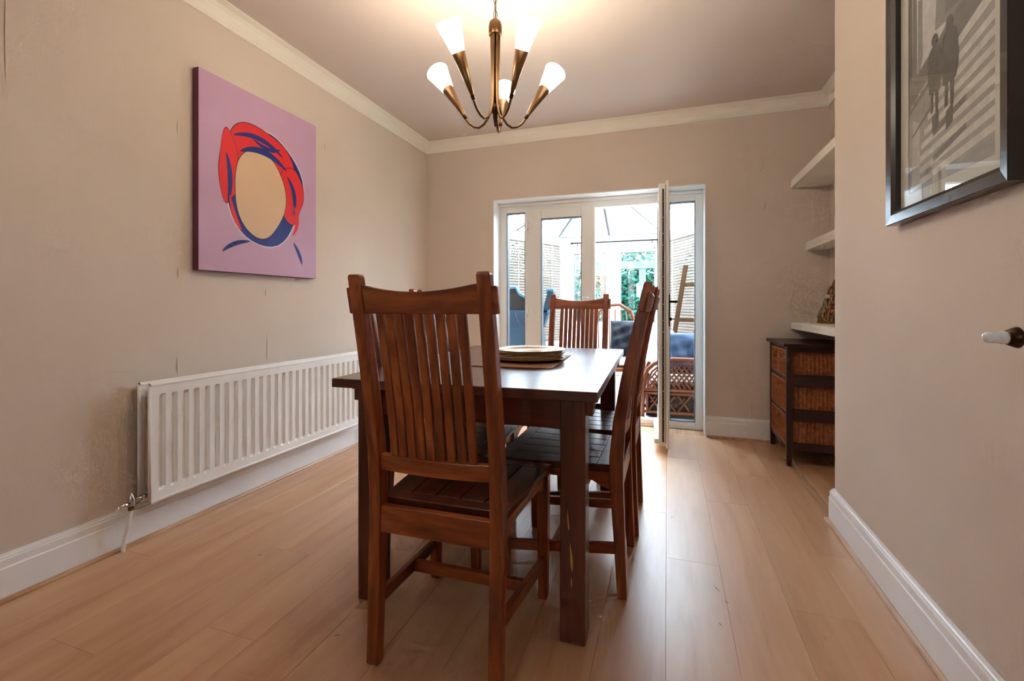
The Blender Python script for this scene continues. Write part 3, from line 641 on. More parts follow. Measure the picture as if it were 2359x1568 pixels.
# ------------------------------------------------------------------ radiator
rd = thing('radiator', 'white double panel radiator with ribbed front on the left wall under the painting', 'radiator', (XL, 0, 0))
RY0, RY1, RZ0, RZ1 = 1.327, 2.78, 0.176, 0.674
def rad_panel(x_front, name, sgn=1):
    mb = MB(); N = int(round((RY1-RY0-0.06)/0.05)); y0 = RY0+0.03+((RY1-RY0-0.06)-N*0.05)/2
    cols = [(RY0, 0)]
    for k in range(N):
        a = y0+k*0.05; cols += [(a+0.004, 0), (a+0.014, -0.016), (a+0.021, -0.016), (a+0.034, 0)]
    cols.append((RY1, 0)); zs = [RZ0+0.004, RZ0+0.045, RZ0+0.056, RZ1-0.058, RZ1-0.047, RZ1-0.004]; n = len(cols)
    vs = []; 
    for j, z in enumerate(zs):
        for y, d in cols: vs.append((x_front+sgn*(d if 2 <= j <= 3 else 0), y, z))
    fs = [(j*n+i, j*n+i+1, (j+1)*n+i+1, (j+1)*n+i) for j in range(len(zs)-1) for i in range(n-1)]
    mb.add(vs, fs)
    xb = x_front-sgn*0.014
    a, b2 = min(xb, xb+sgn*0.002), max(xb, xb+sgn*0.002)
    mb.box(a, b2, RY0, RY1, RZ0+0.004, RZ1-0.004)
    xm = (x_front+xb)/2
    for z in (RZ0, RZ1): 
        zz = z+(0.006 if z == RZ0 else -0.006)
        mb.tube([(xm, RY0-0.001, zz), (xm, RY1+0.001, zz)], 0.0095, 10, cap=False)
    for y in (RY0, RY1): mb.tube([(xm, y, RZ0+0.006), (xm, y, RZ1-0.006)], 0.0075, 8)
    return mb.build(name, 'rad', rd)
rad_panel(0.103, 'front_panel'); rad_panel(0.040, 'rear_panel')
for y in (RY0+0.035, RY1-0.035):
    for z in (RZ0+0.03, RZ1-0.035): MB().tube([(0.050, y, z), (0.090, y, z)], 0.014, 12).build('connector', 'rad', rd)
MB().box(0.052, 0.088, RY0+0.012, RY0+0.03, RZ0+0.05, RZ1-0.06).build('end_channel', 'beech', rd)
for y in (RY0+0.35, RY1-0.35): MB().box(0.002, 0.027, y, y+0.03, RZ0+0.05, RZ1-0.1).build('wall_bracket', 'rad', rd)
vy = RY0-0.055; vx = 0.072; vz = RZ0+0.028
vl = MB().tube([(vx, RY0+0.02, vz), (vx, vy, vz)], 0.009, 12).lathe([(0.0, 0), (0.013, 0.0), (0.0145, 0.008), (0.013, 0.016), (0.0, 0.016)], 16, (vx, RY0-0.018, vz), (0, 1, 0)).lathe([(0.0, -0.022), (0.010, -0.022), (0.0125, -0.01), (0.0125, 0.012), (0.008, 0.02), (0.005, 0.034), (0, 0.035)], 16, (vx, vy, vz)).build('valve_body', 'steel', rd)
MB().tube([(vx, vy-0.006, vz-0.004), (vx, vy-0.052, vz-0.010)], 0.0095, 14).build('valve_cap', 'chrome', rd)
MB().lathe([(0.0105, 0), (0.0115, 0.005), (0.0095, 0.01), (0, 0.01)], 12, (vx, vy, vz-0.034)).build('compression_nut', 'brass', rd)
MB().tube([(vx, vy, vz-0.03), (0.062, vy-0.006, 0.10), (0.050, vy-0.012, 0.045), (0.044, vy-0.013, 0.012), (0.044, vy-0.013, 0.0005)], 0.0075, 12).build('supply_pipe', 'white', rd)
MB().tube([(vx+0.0, RY1+0.03, vz), (vx, RY1+0.03, 0.0005)], 0.0075, 12).build('return_pipe', 'white', rd)
MB().tube([(vx, RY1-0.01, vz), (vx, RY1+0.04, vz)], 0.011, 12).build('lockshield', 'chrome', rd)

# ------------------------------------------------------------------ framed photograph on the chimney breast
FW, FH = 0.592, 0.87
fc_y, fc_z = 1.549, 1.264+FH/2
fx = XR-SKEW*(YC-fc_y)
pf = thing('framed_picture', 'large black framed black and white street photograph on the right wall', 'picture', (fx-0.0005, fc_y, fc_z), -math.atan(SKEW))
# local: -x faces the room, y along the wall, z up
FT, FB = 0.036, 0.042
mb = MB(); o_ = [(-FW/2, -FH/2), (FW/2, -FH/2), (FW/2, FH/2), (-FW/2, FH/2)]
def rr(d): return [(-FW/2+d, -FH/2+d), (FW/2-d, -FH/2+d), (FW/2-d, FH/2-d), (-FW/2+d, FH/2-d)]
rg = [[(x, p[0], p[1]) for p in rr(d)] for d, x in ((0, 0), (0, -FT+0.002), (0.002, -FT), (0.030, -FT+0.003), (FB, -FT+0.012), (FB, -0.004), (FB, 0))]
mb.loft(rg, cap=False); mb.add([tuple(p) for p in rg[-1]], [(0, 1, 2, 3)]); mb.build('frame', 'frame', pf)
IW, IH = FW-2*FB, FH-2*FB
mb = MB(); wx0, wx1, wz0, wz1 = -0.205, 0.205, -FH/2+0.082, FH/2-0.075
xm = -0.010
ov, iv = [(xm, -IW/2, -IH/2), (xm, IW/2, -IH/2), (xm, IW/2, IH/2), (xm, -IW/2, IH/2)], [(xm, wx0, wz0), (xm, wx1, wz0), (xm, wx1, wz1), (xm, wx0, wz1)]
iv2 = [(xm+0.0025, p[1], p[2]) for p in iv]
mb.add(ov+iv+iv2, [(0, 1, 5, 4), (1, 2, 6, 5), (2, 3, 7, 6), (3, 0, 4, 7), (4, 5, 9, 8), (5, 6, 10, 9), (6, 7, 11, 10), (7, 4, 8, 11)]); mb.build('mount', 'mat', pf)
greys = [170, 222, 150, 128, 108, 96, 92, 200]  # print greys lightened to include the veil of reflections on the glass
for i, g in enumerate(greys): M['ph%d' % i] = plain('photo_grey_%d' % i, lin(g, g*0.97, g*0.93), 0.6, var=0.12, scale=35)
pr = MB(); PL_ = [0]
def ph(pts, mi, raw=False):   # pts in 0..1 picture coordinates: u from far (left in view) to near (right in view), v up
    PL_[0] += 1; x = -0.0065-PL_[0]*0.00003; pr.cur = mi
    vm = (lambda v: v) if raw else (lambda v: v*0.78 if v < 0.6 else 0.468+(v-0.6)*1.33)
    pr.poly([(x, wx1-(wx1-wx0)*u, wz0+(wz1-wz0)*vm(v)) for u, v in pts])
ph([(0, 0), (1, 0), (1, 1), (0, 1)], 0)
ph([(0.03, 0.55), (0.62, 0.72), (0.5, 1), (0.03, 1)], 1)                    # misty sky
ph([(0, 0.46), (0.05, 0.60), (0.04, 0.88), (0, 0.95)], 4); ph([(0.05, 0.58), (0.12, 0.62), (0.11, 0.86), (0.05, 0.90)], 3); ph([(0.13, 0.6), (0.2, 0.66), (0.19, 0.84), (0.13, 0.85)], 2)
ph([(0.36, 0.7), (1, 0.68), (1, 1), (0.42, 1)], 2); ph([(0.48, 0.72), (1, 0.7), (1, 1), (0.6, 1)], 3); ph([(0.68, 0.62), (0.74, 0.62), (0.74, 1), (0.68, 1)], 5)
ph([(0, 0.44), (1, 0.66), (1, 0.76), (0, 0.60)], 3)
for k in range(9): t = k/9; ph([(0.02+t*0.3, 0.47+t*0.09), (0.1+t*0.3, 0.50+t*0.09), (0.11+t*0.3, 0.512+t*0.09), (0.03+t*0.3, 0.482+t*0.09)], [1, 4, 7][k % 3])
for k in range(5): ph([(0.74+k*0.02, 0.70+k*0.03), (0.98, 0.76+k*0.045), (0.98, 0.772+k*0.045), (0.74+k*0.02, 0.712+k*0.03)], [1, 4][k % 2])
ph([(0, 0.0), (1, 0), (1, 0.60), (0.0, 0.42)], 0)
for k in range(9):                                                           # zebra crossing
    v0 = 0.02+k*0.066; ph([(0.02+0.05*k, v0-0.01), (1, v0+0.085), (1, v0+0.122), (0.02+0.05*k, v0+0.022)], 1)
for v0 in (0.16, 0.29): ph([(0.34, v0-0.05), (0.72, v0+0.02), (0.72, v0+0.05), (0.34, v0-0.015)], 3)
ph([(0.04, 0.02), (0.16, 0.04), (0.16, 0.36), (0.06, 0.40)], 7); ph([(0.05, 0.3), (0.3, 0.39), (0.3, 0.405), (0.05, 0.315)], 4)
def person2(u, v, s, m):                                                     # coat, legs, head seen from behind
    q = lambda pts: ph([(u+a*s*1.5, v+b*s) for a, b in pts], m, True)
    q([(-0.055, 0), (-0.02, 0), (-0.012, 0.13), (-0.05, 0.13)]); q([(0.012, -0.012), (0.045, -0.012), (0.052, 0.13), (0.004, 0.13)])
    q([(-0.07, 0.12), (0.07, 0.12), (0.098, 0.2), (0.095, 0.32), (0.07, 0.385), (0.025, 0.41), (-0.025, 0.41), (-0.07, 0.385), (-0.095, 0.32), (-0.088, 0.2)])
    q([(0.042*math.cos(a), 0.44+0.036*math.sin(a)) for a in [2*math.pi*k/14 for k in range(14)]])
person2(0.36, 0.285, 0.64, 6); person2(0.54, 0.27, 0.70, 6)
ph([(0.33, 0.27), (0.41, 0.28), (0.41, 0.22), (0.33, 0.20)], 4, True); ph([(0.50, 0.25), (0.58, 0.27), (0.58, 0.20), (0.50, 0.18)], 4, True)
pr.build('print', ['ph%d' % i for i in range(8)], pf)
MB().box(-0.0145, -0.0125, -IW/2, IW/2, -IH/2, IH/2).build('glass_pane', 'picglass', pf)

# ------------------------------------------------------------------ alcove shelves, ornament, rattan drawers
def shelf(x0, z0, z1, label):
    o = MB().box(x0, XA-0.0005, YC+0.0008, YB-0.0008, z0, z1).build('floating_shelf', 'cornice', None, 0.002); tag(o, label, 'shelf', 'floating shelves in the alcove'); return o
shelf(0.853, 1.858, 1.912, 'highest thick cream floating shelf in the alcove')
shelf(0.946, 1.400, 1.458, 'middle cream floating shelf in the alcove, narrower than the others')
shelf(0.853, 0.834, 0.884, 'lowest cream floating shelf in the alcove, just above the rattan drawers')
M['orn1'] = plain('brown_bark_ornament', lin(120, 78, 40), 0.6, var=0.5, scale=45, bump=0.4, bscale=40); M['orn2'] = plain('pale_twig', lin(168, 150, 120), 0.5, var=0.3, scale=60); M['orn3'] = plain('amber_bead', lin(176, 110, 46), 0.4, var=0.3)
orn = thing('ornament', 'brown pointed twig and bead ornament standing on the lowest alcove shelf', 'ornament', (1.012, 3.60, 0.8842))
MB().loft([[(0.050*(1-t)**0.8*math.cos(a)+0.035*t, 0.105*(1-t)**0.9*math.sin(a)-0.05*t, 0.30*t) for a in [2*math.pi*k/10 for k in range(10)]] for t in (0, 0.2, 0.4, 0.6, 0.8, 0.97)]).build('body', 'orn1', orn)
for k in range(26):
    t = random.random()*0.7; a = random.uniform(2.2, 4.6) if k % 2 else random.uniform(3.6, 5.2); a2 = a+random.uniform(-.5, .5); t2 = min(0.95, t+random.uniform(0.05, 0.3))
    q = lambda t, a: Vector((0.053*(1-t)**0.8*math.cos(a)+0.035*t, 0.108*(1-t)**0.9*math.sin(a)-0.05*t, 0.30*t+0.006))
    MB().tube([q(t, a), q((t+t2)/2, (a+a2)/2)*1.0+Vector((-0.004, -0.003, 0)), q(t2, a2)], 0.0034, 6).build('twig', 'orn2', orn)
for t, a in ((0.33, 4.3), (0.45, 4.5), (0.25, 4.7)): MB().lathe([(0, -0.016), (0.010, -0.010), (0.013, 0), (0.010, 0.010), (0, 0.016)], 10, q(t, a)).build('bead', 'orn3', orn)
MB().box(-0.012, 0.012, -0.003, 0.003, -0.012, 0.012).build('paper_tag', 'mat', orn).location = q(0.58, 3.7)+Vector((-0.006, -0.006, 0))

un = thing('drawer_unit', 'dark mahogany chest with woven rattan drawers in the alcove', 'drawer unit', (0, 0, 0))
UX0, UX1, UY0, UY1 = 0.708, 1.066, 3.272, 3.776
MB().box(UX0-0.022, UX1, UY0-0.026, UY1+0.008, 0.745, 0.766).build('top', 'unit', un, 0.004)
for x in (UX0, UX1-0.036):
    for y in (UY0, UY1-0.034):
        MB().loft([[(x+e, y+e2, z), (x+0.034-e3, y+e2, z), (x+0.034-e3, y+0.034-e4, z), (x+e, y+0.034-e4, z)] for z, e, e2, e3, e4 in ((0, 0.002, 0.002, 0.008, 0.008), (0.11, 0, 0, 0, 0), (0.7449, 0, 0, 0, 0))]).build('corner_post', 'unit', un, 0.002)
for z0, z1 in ((0.711, 0.7448), (0.494, 0.571), (0.281, 0.354), (0.098, 0.144)):
    for y in (UY0+0.006, UY1-0.022): MB().box(UX0+0.034, UX1-0.036, y, y+0.016, z0, z1).build('side_rail', 'unit', un, 0.0015)
for z0, z1 in ((0.726, 0.7448), (0.528, 0.545), (0.312, 0.328), (0.098, 0.118)): MB().box(UX0+0.006, UX0+0.024, UY0+0.034, UY1-0.034, z0, z1).build('front_rail', 'unit', un, 0.0015)
for z in (0.536, 0.32, 0.11): MB().box(UX0+0.025, UX1-0.002, UY0+0.0225, UY1-0.0225, z-0.006, z).build('runner_shelf', 'unit', un)
MB().box(UX1-0.001, UX1+0.004, UY0+0.034, UY1-0.034, 0.10, 0.74).build('back_panel', 'unit', un)
def basket(y0, y1, z0, z1):
    mb = MB()
    def wall(p0, p1, nn, rows, pitch=0.021):
        p0, p1 = Vector(p0), Vector(p1); L = (p1-p0).length; n = max(4, int(L/pitch)*4); nz = rows; vs = []
        for j in range(nz+1):
            for i in range(n+1):
                t = i/n; ph_ = math.sin(t*n/4*2*math.pi)*(1 if j % 2 else -1)
                vs.append(p0.lerp(p1, t)+Vector(nn)*(0.0028*ph_+0.003*abs(math.sin(t*n/4*math.pi)))+Vector((0, 0, (z1-z0)*j/nz)))
        mb.add(vs, [(j*(n+1)+i, j*(n+1)+i+1, (j+1)*(n+1)+i+1, (j+1)*(n+1)+i) for j in range(nz) for i in range(n)], True)
    rows = int((z1-z0)/0.0085)
    xf, xb = UX0+0.012, UX1-0.014
    wall((xf, y1, z0), (xf, y0, z0), (-1, 0, 0), rows, 0.012); wall((xf, y0, z0), (xb, y0, z0), (0, -1, 0), rows); wall((xb, y0, z0), (xb, y1, z0), (1, 0, 0), rows); wall((xb, y1, z0), (xf, y1, z0), (0, 1, 0), rows)
    mb.box(xf+0.004, xb-0.004, y0+0.004, y1-0.004, z0, z0+0.004)
    d = mb.build('drawer', 'wickerdark', un)
    x = UX0+0.004
    r_ = MB().box(x, x+0.008, y0, y1, z1-0.010, z1).box(x, x+0.008, y0, y1, z0, z0+0.008).box(x, x+0.008, y0, y0+0.007, z0, z1).box(x, x+0.008, y1-0.007, y1, z0, z1).build('drawer_frame', 'rim', d, 0.001)
    ym, zm, a, b_ = (y0+y1)/2, z1-0.048, 0.030, 0.020
    if y1-y0 < 0.25: a = 0.024
    h_ = MB().box(x-0.002, x+0.006, ym-a, ym+a, zm+b_-0.006, zm+b_).box(x-0.002, x+0.006, ym-a, ym+a, zm-b_, zm-b_+0.006).box(x-0.002, x+0.006, ym-a, ym-a+0.007, zm-b_, zm+b_).box(x-0.002, x+0.006, ym+a-0.007, ym+a, zm-b_, zm+b_).build('handle_frame', 'rim', d, 0.001)
    MB().box(x+0.0015, x+0.003, ym-a+0.0068, ym+a-0.0068, zm-b_+0.0058, zm+b_-0.0058).build('handle_hole', 'black', d)
Ya, Yb = UY0+0.036, UY1-0.036; Ym = (Ya+Yb)/2
basket(Ya, Ym-0.004, 0.550, 0.722); basket(Ym+0.004, Yb, 0.550, 0.722); basket(Ya, Yb, 0.332, 0.524); basket(Ya, Yb, 0.122, 0.308)

# ------------------------------------------------------------------ conservatory furnishings
def blind(i, label):
    b = thing('venetian_blind', label, 'blind', group='blinds in the conservatory'); L = seg_place(b, i)
    MB().box(0.06, L-0.06, -0.062, -0.022, EZ-0.085, EZ-0.045).build('headrail', 'upvc', b)
    hw = 0.0185; cs, sn = math.cos(R(62)), math.sin(R(62)); x0, x1 = 0.06, L-0.06
    sl = MB(); sl.loft([[(x, -hw*cs-0.0006*sn, -hw*sn+0.0006*cs), (x, -0.0018*sn, 0.0018*cs), (x, hw*cs-0.0006*sn, hw*sn+0.0006*cs), (x, hw*cs, hw*sn), (x, -0.0008*sn, 0.0008*cs), (x, -hw*cs, -hw*sn)] for x in (x0, x1)])
    me = sl.mesh('slat', 'slat'); n = 38
    for k in range(n):
        o = link('slat', me, b); o.location = (0, -0.042, EZ-0.105-k*0.0355)
    MB().box(0.06, L-0.06, -0.056, -0.028, EZ-0.115-n*0.0355, EZ-0.10-n*0.0355).build('bottom_rail', 'upvc', b)
    for x in (0.25, L/2, L-0.25): MB().box(x-0.001, x+0.001, -0.066, -0.064, EZ-0.10-n*0.0355, EZ-0.06).build('ladder_cord', 'upvc', b)
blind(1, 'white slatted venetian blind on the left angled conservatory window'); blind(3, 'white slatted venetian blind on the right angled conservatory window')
cp = thing('curtain_pole', 'thin black curtain pole above the far conservatory doors', 'curtain pole', (0, 6.36, 1.878))
MB().tube([(-1.26, 0, 0), (-0.13, 0, 0)], 0.009, 8).build('rod', 'black', cp)
for x in (-1.27, -0.12): MB().lathe([(0, -0.02), (0.013, -0.013), (0.016, 0), (0.013, 0.013), (0, 0.02)], 10, (x, 0, 0), (1, 0, 0)).build('end_knob', 'black', cp)
for x in (-1.19, -0.19): MB().tube([(x, 0, 0), (x, 0, -0.035), (x, 0.075, -0.035)], 0.005, 6).build('bracket', 'black', cp)
st = thing('hanging_star', 'small dark wire star hanging by the right far conservatory door', 'ornament', (-0.165, 6.40, 1.775))
mb = MB()
for k in range(4): a = math.pi*k/4; mb.tube([(0.05*math.cos(a), 0, 0.05*math.sin(a)), (-0.05*math.cos(a), 0, -0.05*math.sin(a))], 0.0035, 5)
mb.build('rays', 'seal_and_shade', st); MB().tube([(0, 0, 0.05), (0, -0.02, 0.105)], 0.0015, 5).build('cord', 'seal_and_shade', st)

# exercise machine by the left panes
tm = thing('treadmill', 'dark teal and black treadmill console seen through the left door panes', 'treadmill', (0, 0, 0))
out = [(-1.80, 1.19), (-1.55, 1.20), (-1.515, 1.128), (-1.43, 1.088), (-1.36, 1.06), (-1.30, 1.04), (-1.30, 0.955), (-1.80, 0.955)]
mb = MB(); mb.prism(out, lambda p: Vector((p[0], 4.72, p[1])), lambda p: Vector((p[0], 4.80, p[1]))); mb.build('console', 'black', tm, 0.004)
mb = MB(); mb.tube([(x, 4.715, z) for x, z in [(-1.81, 1.185), (-1.80, 1.197), (-1.552, 1.203), (-1.513, 1.132), (-1.428, 1.092), (-1.358, 1.064), (-1.295, 1.044)]], 0.019, 8); mb.build('console_trim', 'tealrim', tm)
mb = MB(); mb.prism([(-1.82, 0.06), (-1.29, 0.06), (-1.24, 0.5), (-1.29, 0.955), (-1.80, 0.955)], lambda p: Vector((p[0], 4.70, p[1])), lambda p: Vector((p[0], 4.84, p[1]))); mb.build('shroud', 'teal', tm, 0.012)
MB().tube([(-1.56, 4.695, 0.93), (-1.52, 4.693, 0.84), (-1.46, 4.693, 0.76)], 0.003, 6).build('pinstripe', 'pline', tm)
MB().bar((-1.272, 4.76, 0.78), (-1.168, 4.76, 1.16), 0.10, 0.062, (1, 0, 0)).build('upright', 'teal', tm, 0.008)
MB().box(-1.225, -1.140, 4.72, 4.80, 1.135, 1.185).build('grip_cap', 'tealrim', tm, 0.01)
MB().bar((-1.30, 4.75, 0.965), (-1.175, 4.75, 0.93), 0.08, 0.035, (0, 0, 1)).build('handlebar', 'tealrim', tm, 0.006)
MB().box(-1.80, -1.26, 4.84, 5.55, 0.02, 0.16).build('deck', 'black', tm, 0.01)
for x in (-1.78, -1.30): MB().box(x, x+0.04, 4.68, 5.5, -0.0118, 0.03).build('foot_rail', 'black', tm, 0.004)

# cane sofa: arm panel faces the doorway
sf = thing('cane_sofa', 'honey brown cane sofa with lattice arm panel just beyond the open door', 'sofa', (0, 0, -0.0115))
def arm_panel(y, nm):
    X0, X1, ZT = -0.215, 0.47, 0.535
    arch = [(X0, 0.0), (X0+0.002, 0.29), (X0+0.012, 0.36), (X0+0.045, 0.435), (X0+0.10, 0.49), (X0+0.17, 0.522), (X0+0.26, ZT), (X1-0.12, ZT), (X1-0.03, 0.51), (X1, 0.45), (X1, 0)]
    p = MB().tube([(x, y, z) for x, z in arch], 0.020, 10).tube([(X0, y, 0.255), (X1, y, 0.255)], 0.016, 8).tube([(X0, y, 0.225), (X1, y, 0.225)], 0.014, 8).tube([(X0, y, 0.055), (X1, y, 0.055)], 0.014, 8).tube([(X0+0.045, y, 0.26), (X0+0.05, y, 0.345), (X0+0.085, y, 0.42), (X0+0.15, y, 0.475), (X0+0.26, y, 0.497), (X1-0.12, y, 0.497)], 0.010, 8).tube([(X0+0.04, y, 0.225), (X0+0.04, y, 0.055)], 0.012, 8).build(nm, 'cane', sf)
    def top(x):
        u = x-X0
        return 0.26+0.23*min(1, max(0, (u-0.03)/0.17))**0.5
    for s in (-1, 1):
        for k in range(-8, 22):
            xs = X0+k*0.042
            pts = []
            for j in range(13):
                z = 0.262+j*0.0195; x = xs+s*(z-0.262)*0.75
                if X0+0.045 < x < X1-0.02 and z < top(x): pts.append((x, y+s*0.004, z))
            if len(pts) > 2: MB().tube([pts[0], pts[-1]], 0.0085, 6).build('lattice_cane', 'cane', p)
    for k in range(5):
        xa = X0+0.05+k*0.125
        for q in ([(xa, 0.215), (xa+0.055, 0.14), (xa, 0.065)], [(xa+0.11, 0.215), (xa+0.055, 0.14), (xa+0.11, 0.065)], [(xa+0.02, 0.14), (xa+0.055, 0.19), (xa+0.09, 0.14), (xa+0.055, 0.09), (xa+0.02, 0.14)]):
            MB().tube([(x, y, z) for x, z in q], 0.0085, 6).build('fret_cane', 'cane', p)
arm_panel(4.34, 'near_arm'); arm_panel(5.30, 'far_arm')
MB().box(-0.19, 0.45, 4.36, 5.28, 0.225, 0.27).build('seat_frame', 'cane', sf, 0.01)
MB().box(-0.185, 0.44, 4.365, 5.27, 0.012, 0.2245).build('base_shade_box', 'seat_shade', sf)  # dark box standing in for the shadow beneath the seat
MB().tube([(-0.19, 4.36, 0.10), (-0.19, 5.28, 0.10)], 0.016, 8).build('front_rail', 'cane', sf)
MB().tube([(0.46, 4.36, 0.25), (0.50, 4.40, 0.70), (0.52, 4.6, 0.80), (0.52, 5.05, 0.80), (0.50, 5.24, 0.70), (0.46, 5.28, 0.25)], 0.022, 8).build('back_hoop', 'cane', sf)
for k in range(11):
    y = 4.45+k*0.077; MB().tube([(0.465, y, 0.26), (0.512, y, 0.775)], 0.008, 6).build('back_cane', 'cane', sf)
def pillow(name, label, mat, loc, rot, sx, sy, sz, group=None, wr=0.0):
    mb = MB(); n = 22; vs = []
    for side in (1, -1):
        for j in range(n+1):
            for i in range(n+1):
                u, v = -1+2*i/n, -1+2*j/n; e = max(0, (1-u**4))*max(0, (1-v**4)); t = e**0.45
                wv = wr*(math.sin(7*u+3*v)+0.6*math.sin(11*v-4*u+1))*t
                vs.append((sx*u*(1-0.05*(1-abs(v))**2*0), sy*v, side*(sz*t+wv*sz)))
    q = (n+1)*(n+1); fs = []
    for s in (0, 1):
        for j in range(n):
            for i in range(n): a = s*q+j*(n+1)+i; f = (a, a+1, a+n+2, a+n+1); fs.append(f if s == 0 else f[::-1])
    mb.add(vs, fs, True); o = mb.build(name, mat); o.location = loc; o.rotation_euler = rot
    bm = bmesh.new(); bm.from_mesh(o.data); bmesh.ops.remove_doubles(bm, verts=bm.verts, dist=1e-4); bm.to_mesh(o.data); bm.free()
    return tag(o, label, 'cushion', group)
pillow('seat_cushion', 'ivory seat cushion filling the cane sofa seat', 'seatpad', (0.13, 4.82, 0.318), (0, 0, 0), 0.30, 0.44, 0.06)
pillow('scatter_cushion', 'shiny pleated blue cushion standing behind the cane sofa arm', 'denim', (0.21, 4.50, 0.565), (R(78), R(0), R(8)), 0.215, 0.19, 0.07, 'loose cushions on the cane seats', 0.12)
M['pattern'] = plain('blue_white_print', (0.45, 0.50, 0.55, 1), 0.7, var=0.85, scale=28)
pillow('scatter_cushion', 'blue and white patterned cushion at the inner end of the cane sofa', 'pattern', (-0.08, 4.78, 0.60), (R(70), 0, R(-60)), 0.18, 0.17, 0.06, 'loose cushions on the cane seats', 0.05)
# cane armchair further back
ac = thing('cane_armchair', 'honey cane armchair in the conservatory behind the far dining chair', 'armchair', (-0.53, 5.30, -0.0115), R(12))
MB().tube([(-0.27+0.02*0, 0.24, 0), (-0.27, 0.24, 0.40), (-0.255, 0.25, 0.75), (-0.20, 0.27, 0.94), (-0.10, 0.28, 1.02), (0.05, 0.28, 1.03), (0.18, 0.27, 0.95), (0.235, 0.25, 0.75), (0.25, 0.24, 0.40), (0.25, 0.24, 0)], 0.020, 10).build('back_hoop', 'cane', ac)
for k in range(7): x = -0.20+k*0.066; MB().tube([(x, 0.235, 0.36), (x, 0.272, 0.97 if 0 < k < 6 else 0.88)], 0.008, 6).build('back_cane', 'cane', ac)
for s, x in ((-1, -0.27), (1, 0.25)):
    MB().tube([(x, 0.24, 0.56), (x+s*0.01, 0.05, 0.575), (x+s*0.01, -0.16, 0.55), (x, -0.23, 0.48), (x, -0.25, 0.30), (x, -0.25, 0)], 0.018, 10).build('arm', 'cane', ac)
    for k in range(4): MB().tube([(x, -0.18+k*0.1, 0.33), (x, -0.18+k*0.1, 0.56)], 0.007, 6).build('arm_cane', 'cane', ac)
MB().box(-0.27, 0.25, -0.25, 0.24, 0.30, 0.345).build('seat_frame', 'cane', ac, 0.01)
pillow('seat_cushion', 'ivory seat cushion on the cane armchair', 'seatpad', (-0.53, 5.29, 0.39), (0, 0, R(12)), 0.225, 0.215, 0.05)
pillow('scatter_cushion', 'crumpled dark navy cushion propped in the cane armchair', 'navy', (-0.42, 5.24, 0.64), (R(76), 0, R(4)), 0.185, 0.20, 0.085, 'loose cushions on the cane seats', 0.16)
# leaning wooden ladder
ld2 = thing('wooden_ladder', 'light wooden ladder leaning in front of the right conservatory blind', 'ladder', (0, 0, 0))
a0, a1 = Vector((-0.045, 5.68, 0.0)), Vector((0.172, 5.0, 1.40)); 
a0 = Vector((-0.028, 5.62, -0.0115)); a1 = Vector((0.200, 5.62, 1.47)); off = Vector((0.22, -0.12, 0))
MB().bar(a0, a1, 0.024, 0.052, off).build('rail', 'ladder', ld2, 0.006); MB().bar(a0+off, a1+off, 0.024, 0.052, off).build('rail', 'ladder', ld2, 0.006)
for t in (0.22, 0.40, 0.575, 0.845): p = a0.lerp(a1, t); MB().bar(p, p+off, 0.02, 0.042).build('rung', 'ladder', ld2, 0.003)

# ------------------------------------------------------------------ garden
ab = thing('garden_arbor', 'pale blue-grey timber arbor outside the far conservatory doors', 'arbor', (0, 0, 0))
for x in (-1.75, -0.38, 0.55): MB().box(x-0.05, x+0.05, 7.62, 7.72, -0.1, 1.62).build('post', 'arbor', ab)
MB().box(-1.95, 0.75, 7.60, 7.74, 1.60, 1.72).build('beam', 'arbor', ab)
for k in range(8): MB().box(-1.9+k*0.36, -1.86+k*0.36, 7.4, 8.6, 1.73, 1.80).build('rafter', 'arbor', ab)
def shrub(name, label, c, rx, ry, h, n, mat, z0=0.0, leaf=0.055):
    t = thing(name, label, 'shrub', (c[0], c[1], -0.1), group='shrubs in the garden')
    mb = MB()
    for k in range(n):
        while True:
            p = Vector((random.uniform(-1, 1), random.uniform(-1, 1), random.uniform(-1, 1)))
            if 0.25 < p.length < 1: break
        q = Vector((p.x*rx, p.y*ry, z0+(p.z*0.5+0.5)*(h-z0))); d = Vector((random.gauss(0, 1), random.gauss(0, 1), random.gauss(0, .6))).normalized(); s = d.orthogonal().normalized(); l = leaf*random.uniform(.6, 1.3)
        mb.add([q-d*l, q+s*l*0.45, q+d*l, q-s*l*0.45], [(0, 1, 2, 3)])
    f = mb.build('foliage', mat, t); f['kind'] = 'stuff'
    MB().tube([(0, 0, 0), (0.03, 0.02, h*0.5), (0, 0, h*0.85)], [0.05, 0.035, 0.01], 8).build('trunk', 'trunk', t)
shrub('garden_shrub', 'dense dark green shrub seen through the right far door pane', (-0.55, 9.0), 0.62, 0.5, 2.3, 5200, 'leaf')
shrub('garden_shrub', 'dark green shrub behind the arbor, right of the dense one', (0.85, 9.2), 0.72, 0.5, 2.5, 4200, 'leaf')
shrub('garden_shrub', 'pale silvery green shrub seen through the left far door pane', (-1.80, 9.2), 0.58, 0.45, 2.2, 2600, 'leaf2')
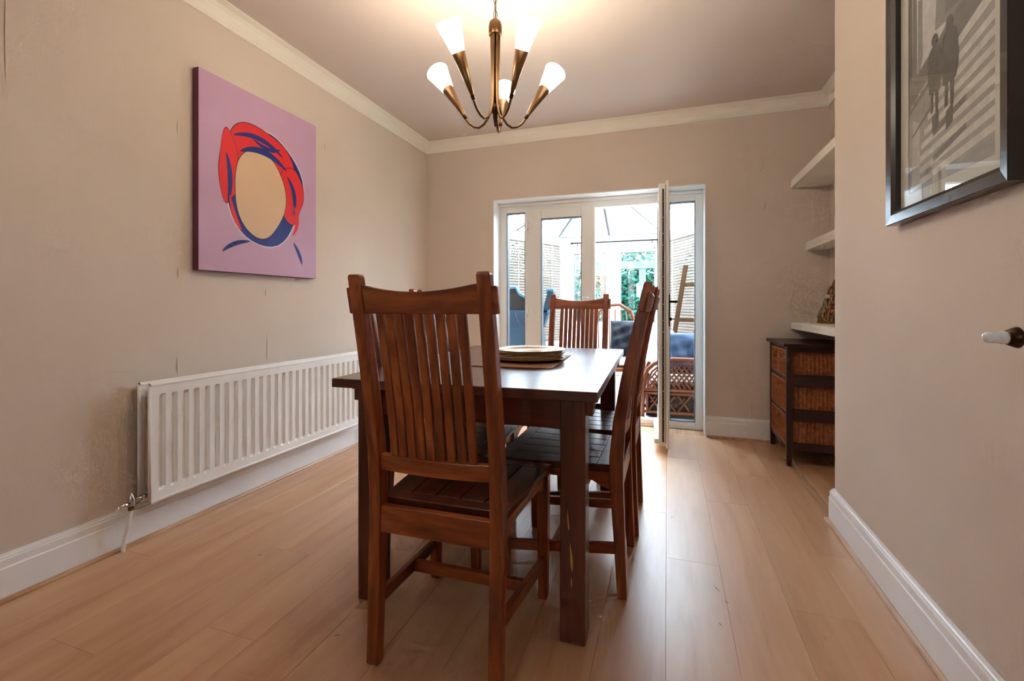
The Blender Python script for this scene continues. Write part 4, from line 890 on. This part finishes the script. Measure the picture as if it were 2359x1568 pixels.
shrub('garden_shrub', 'tall dark conifer-like shrub further back on the left in the garden', (-3.2, 9.8), 0.7, 0.6, 2.6, 4000, 'leaf')
fn = thing('garden_fence', 'weathered timber garden fence behind the shrubs', 'fence', (0, 10.6, 0))
for k in range(40): MB().box(-4.0+k*0.15, -4.0+k*0.15+0.14, 0, 0.02, -0.1, 1.7).build('board', 'trunk', fn)
for z in (0.3, 1.3): MB().box(-4, 2, 0.021, 0.06, z, z+0.09).build('rail', 'trunk', fn)

# ------------------------------------------------------------------ wear: chipped varnish on the nearest table leg, scuffs on the floor
def patch(pts, mat, name, par):
    MB().loft([[Vector(p) for p in pts], [Vector(p)+N_ for p in pts]]).build(name, mat, par)
M['bare'] = plain('bare_wood', lin(190, 140, 70), 0.7, var=0.2, scale=40); M['scuff'] = plain('dark_scuff', lin(86, 76, 76), 0.6)
near_leg = [o for o in tb.children if o.name.startswith('leg')][2]
lx0, fy0 = -0.116, 0.046; N_ = Vector((0, -0.0004, 0))
for pts in ([(0.030, 0.30), (0.036, 0.27), (0.040, 0.235), (0.037, 0.21), (0.032, 0.23), (0.031, 0.26)], [(0.022, 0.40), (0.026, 0.37), (0.029, 0.34), (0.026, 0.335), (0.023, 0.36)], [(0.034, 0.20), (0.037, 0.185), (0.036, 0.165), (0.033, 0.18)]):
    patch([(lx0+x, fy0, z) for x, z in pts], 'bare', 'worn_patch', near_leg)
N_ = Vector((0, 0, 0.0004))
for x, y, l, a in ((0.165, 1.77, 0.040, -62), (0.19, 1.70, 0.014, -40), (0.158, 1.575, 0.016, -50), (0.47, 1.155, 0.05, -48), (0.39, 1.24, 0.018, -55), (0.36, 1.23, 0.012, -40), (0.02, 2.3, 0.008, 0), (-1.55, 1.42, 0.016, 30), (-0.95, 1.15, 0.02, 35)):
    d = Vector((math.cos(R(a)), math.sin(R(a)), 0)); q = Vector((-d.y, d.x, 0)); c = Vector((x, y, 0.0002))
    patch([c-d*l/2, c-q*0.0016, c+d*l/2, c+q*0.0016], 'scuff', 'scuff_mark', FL)
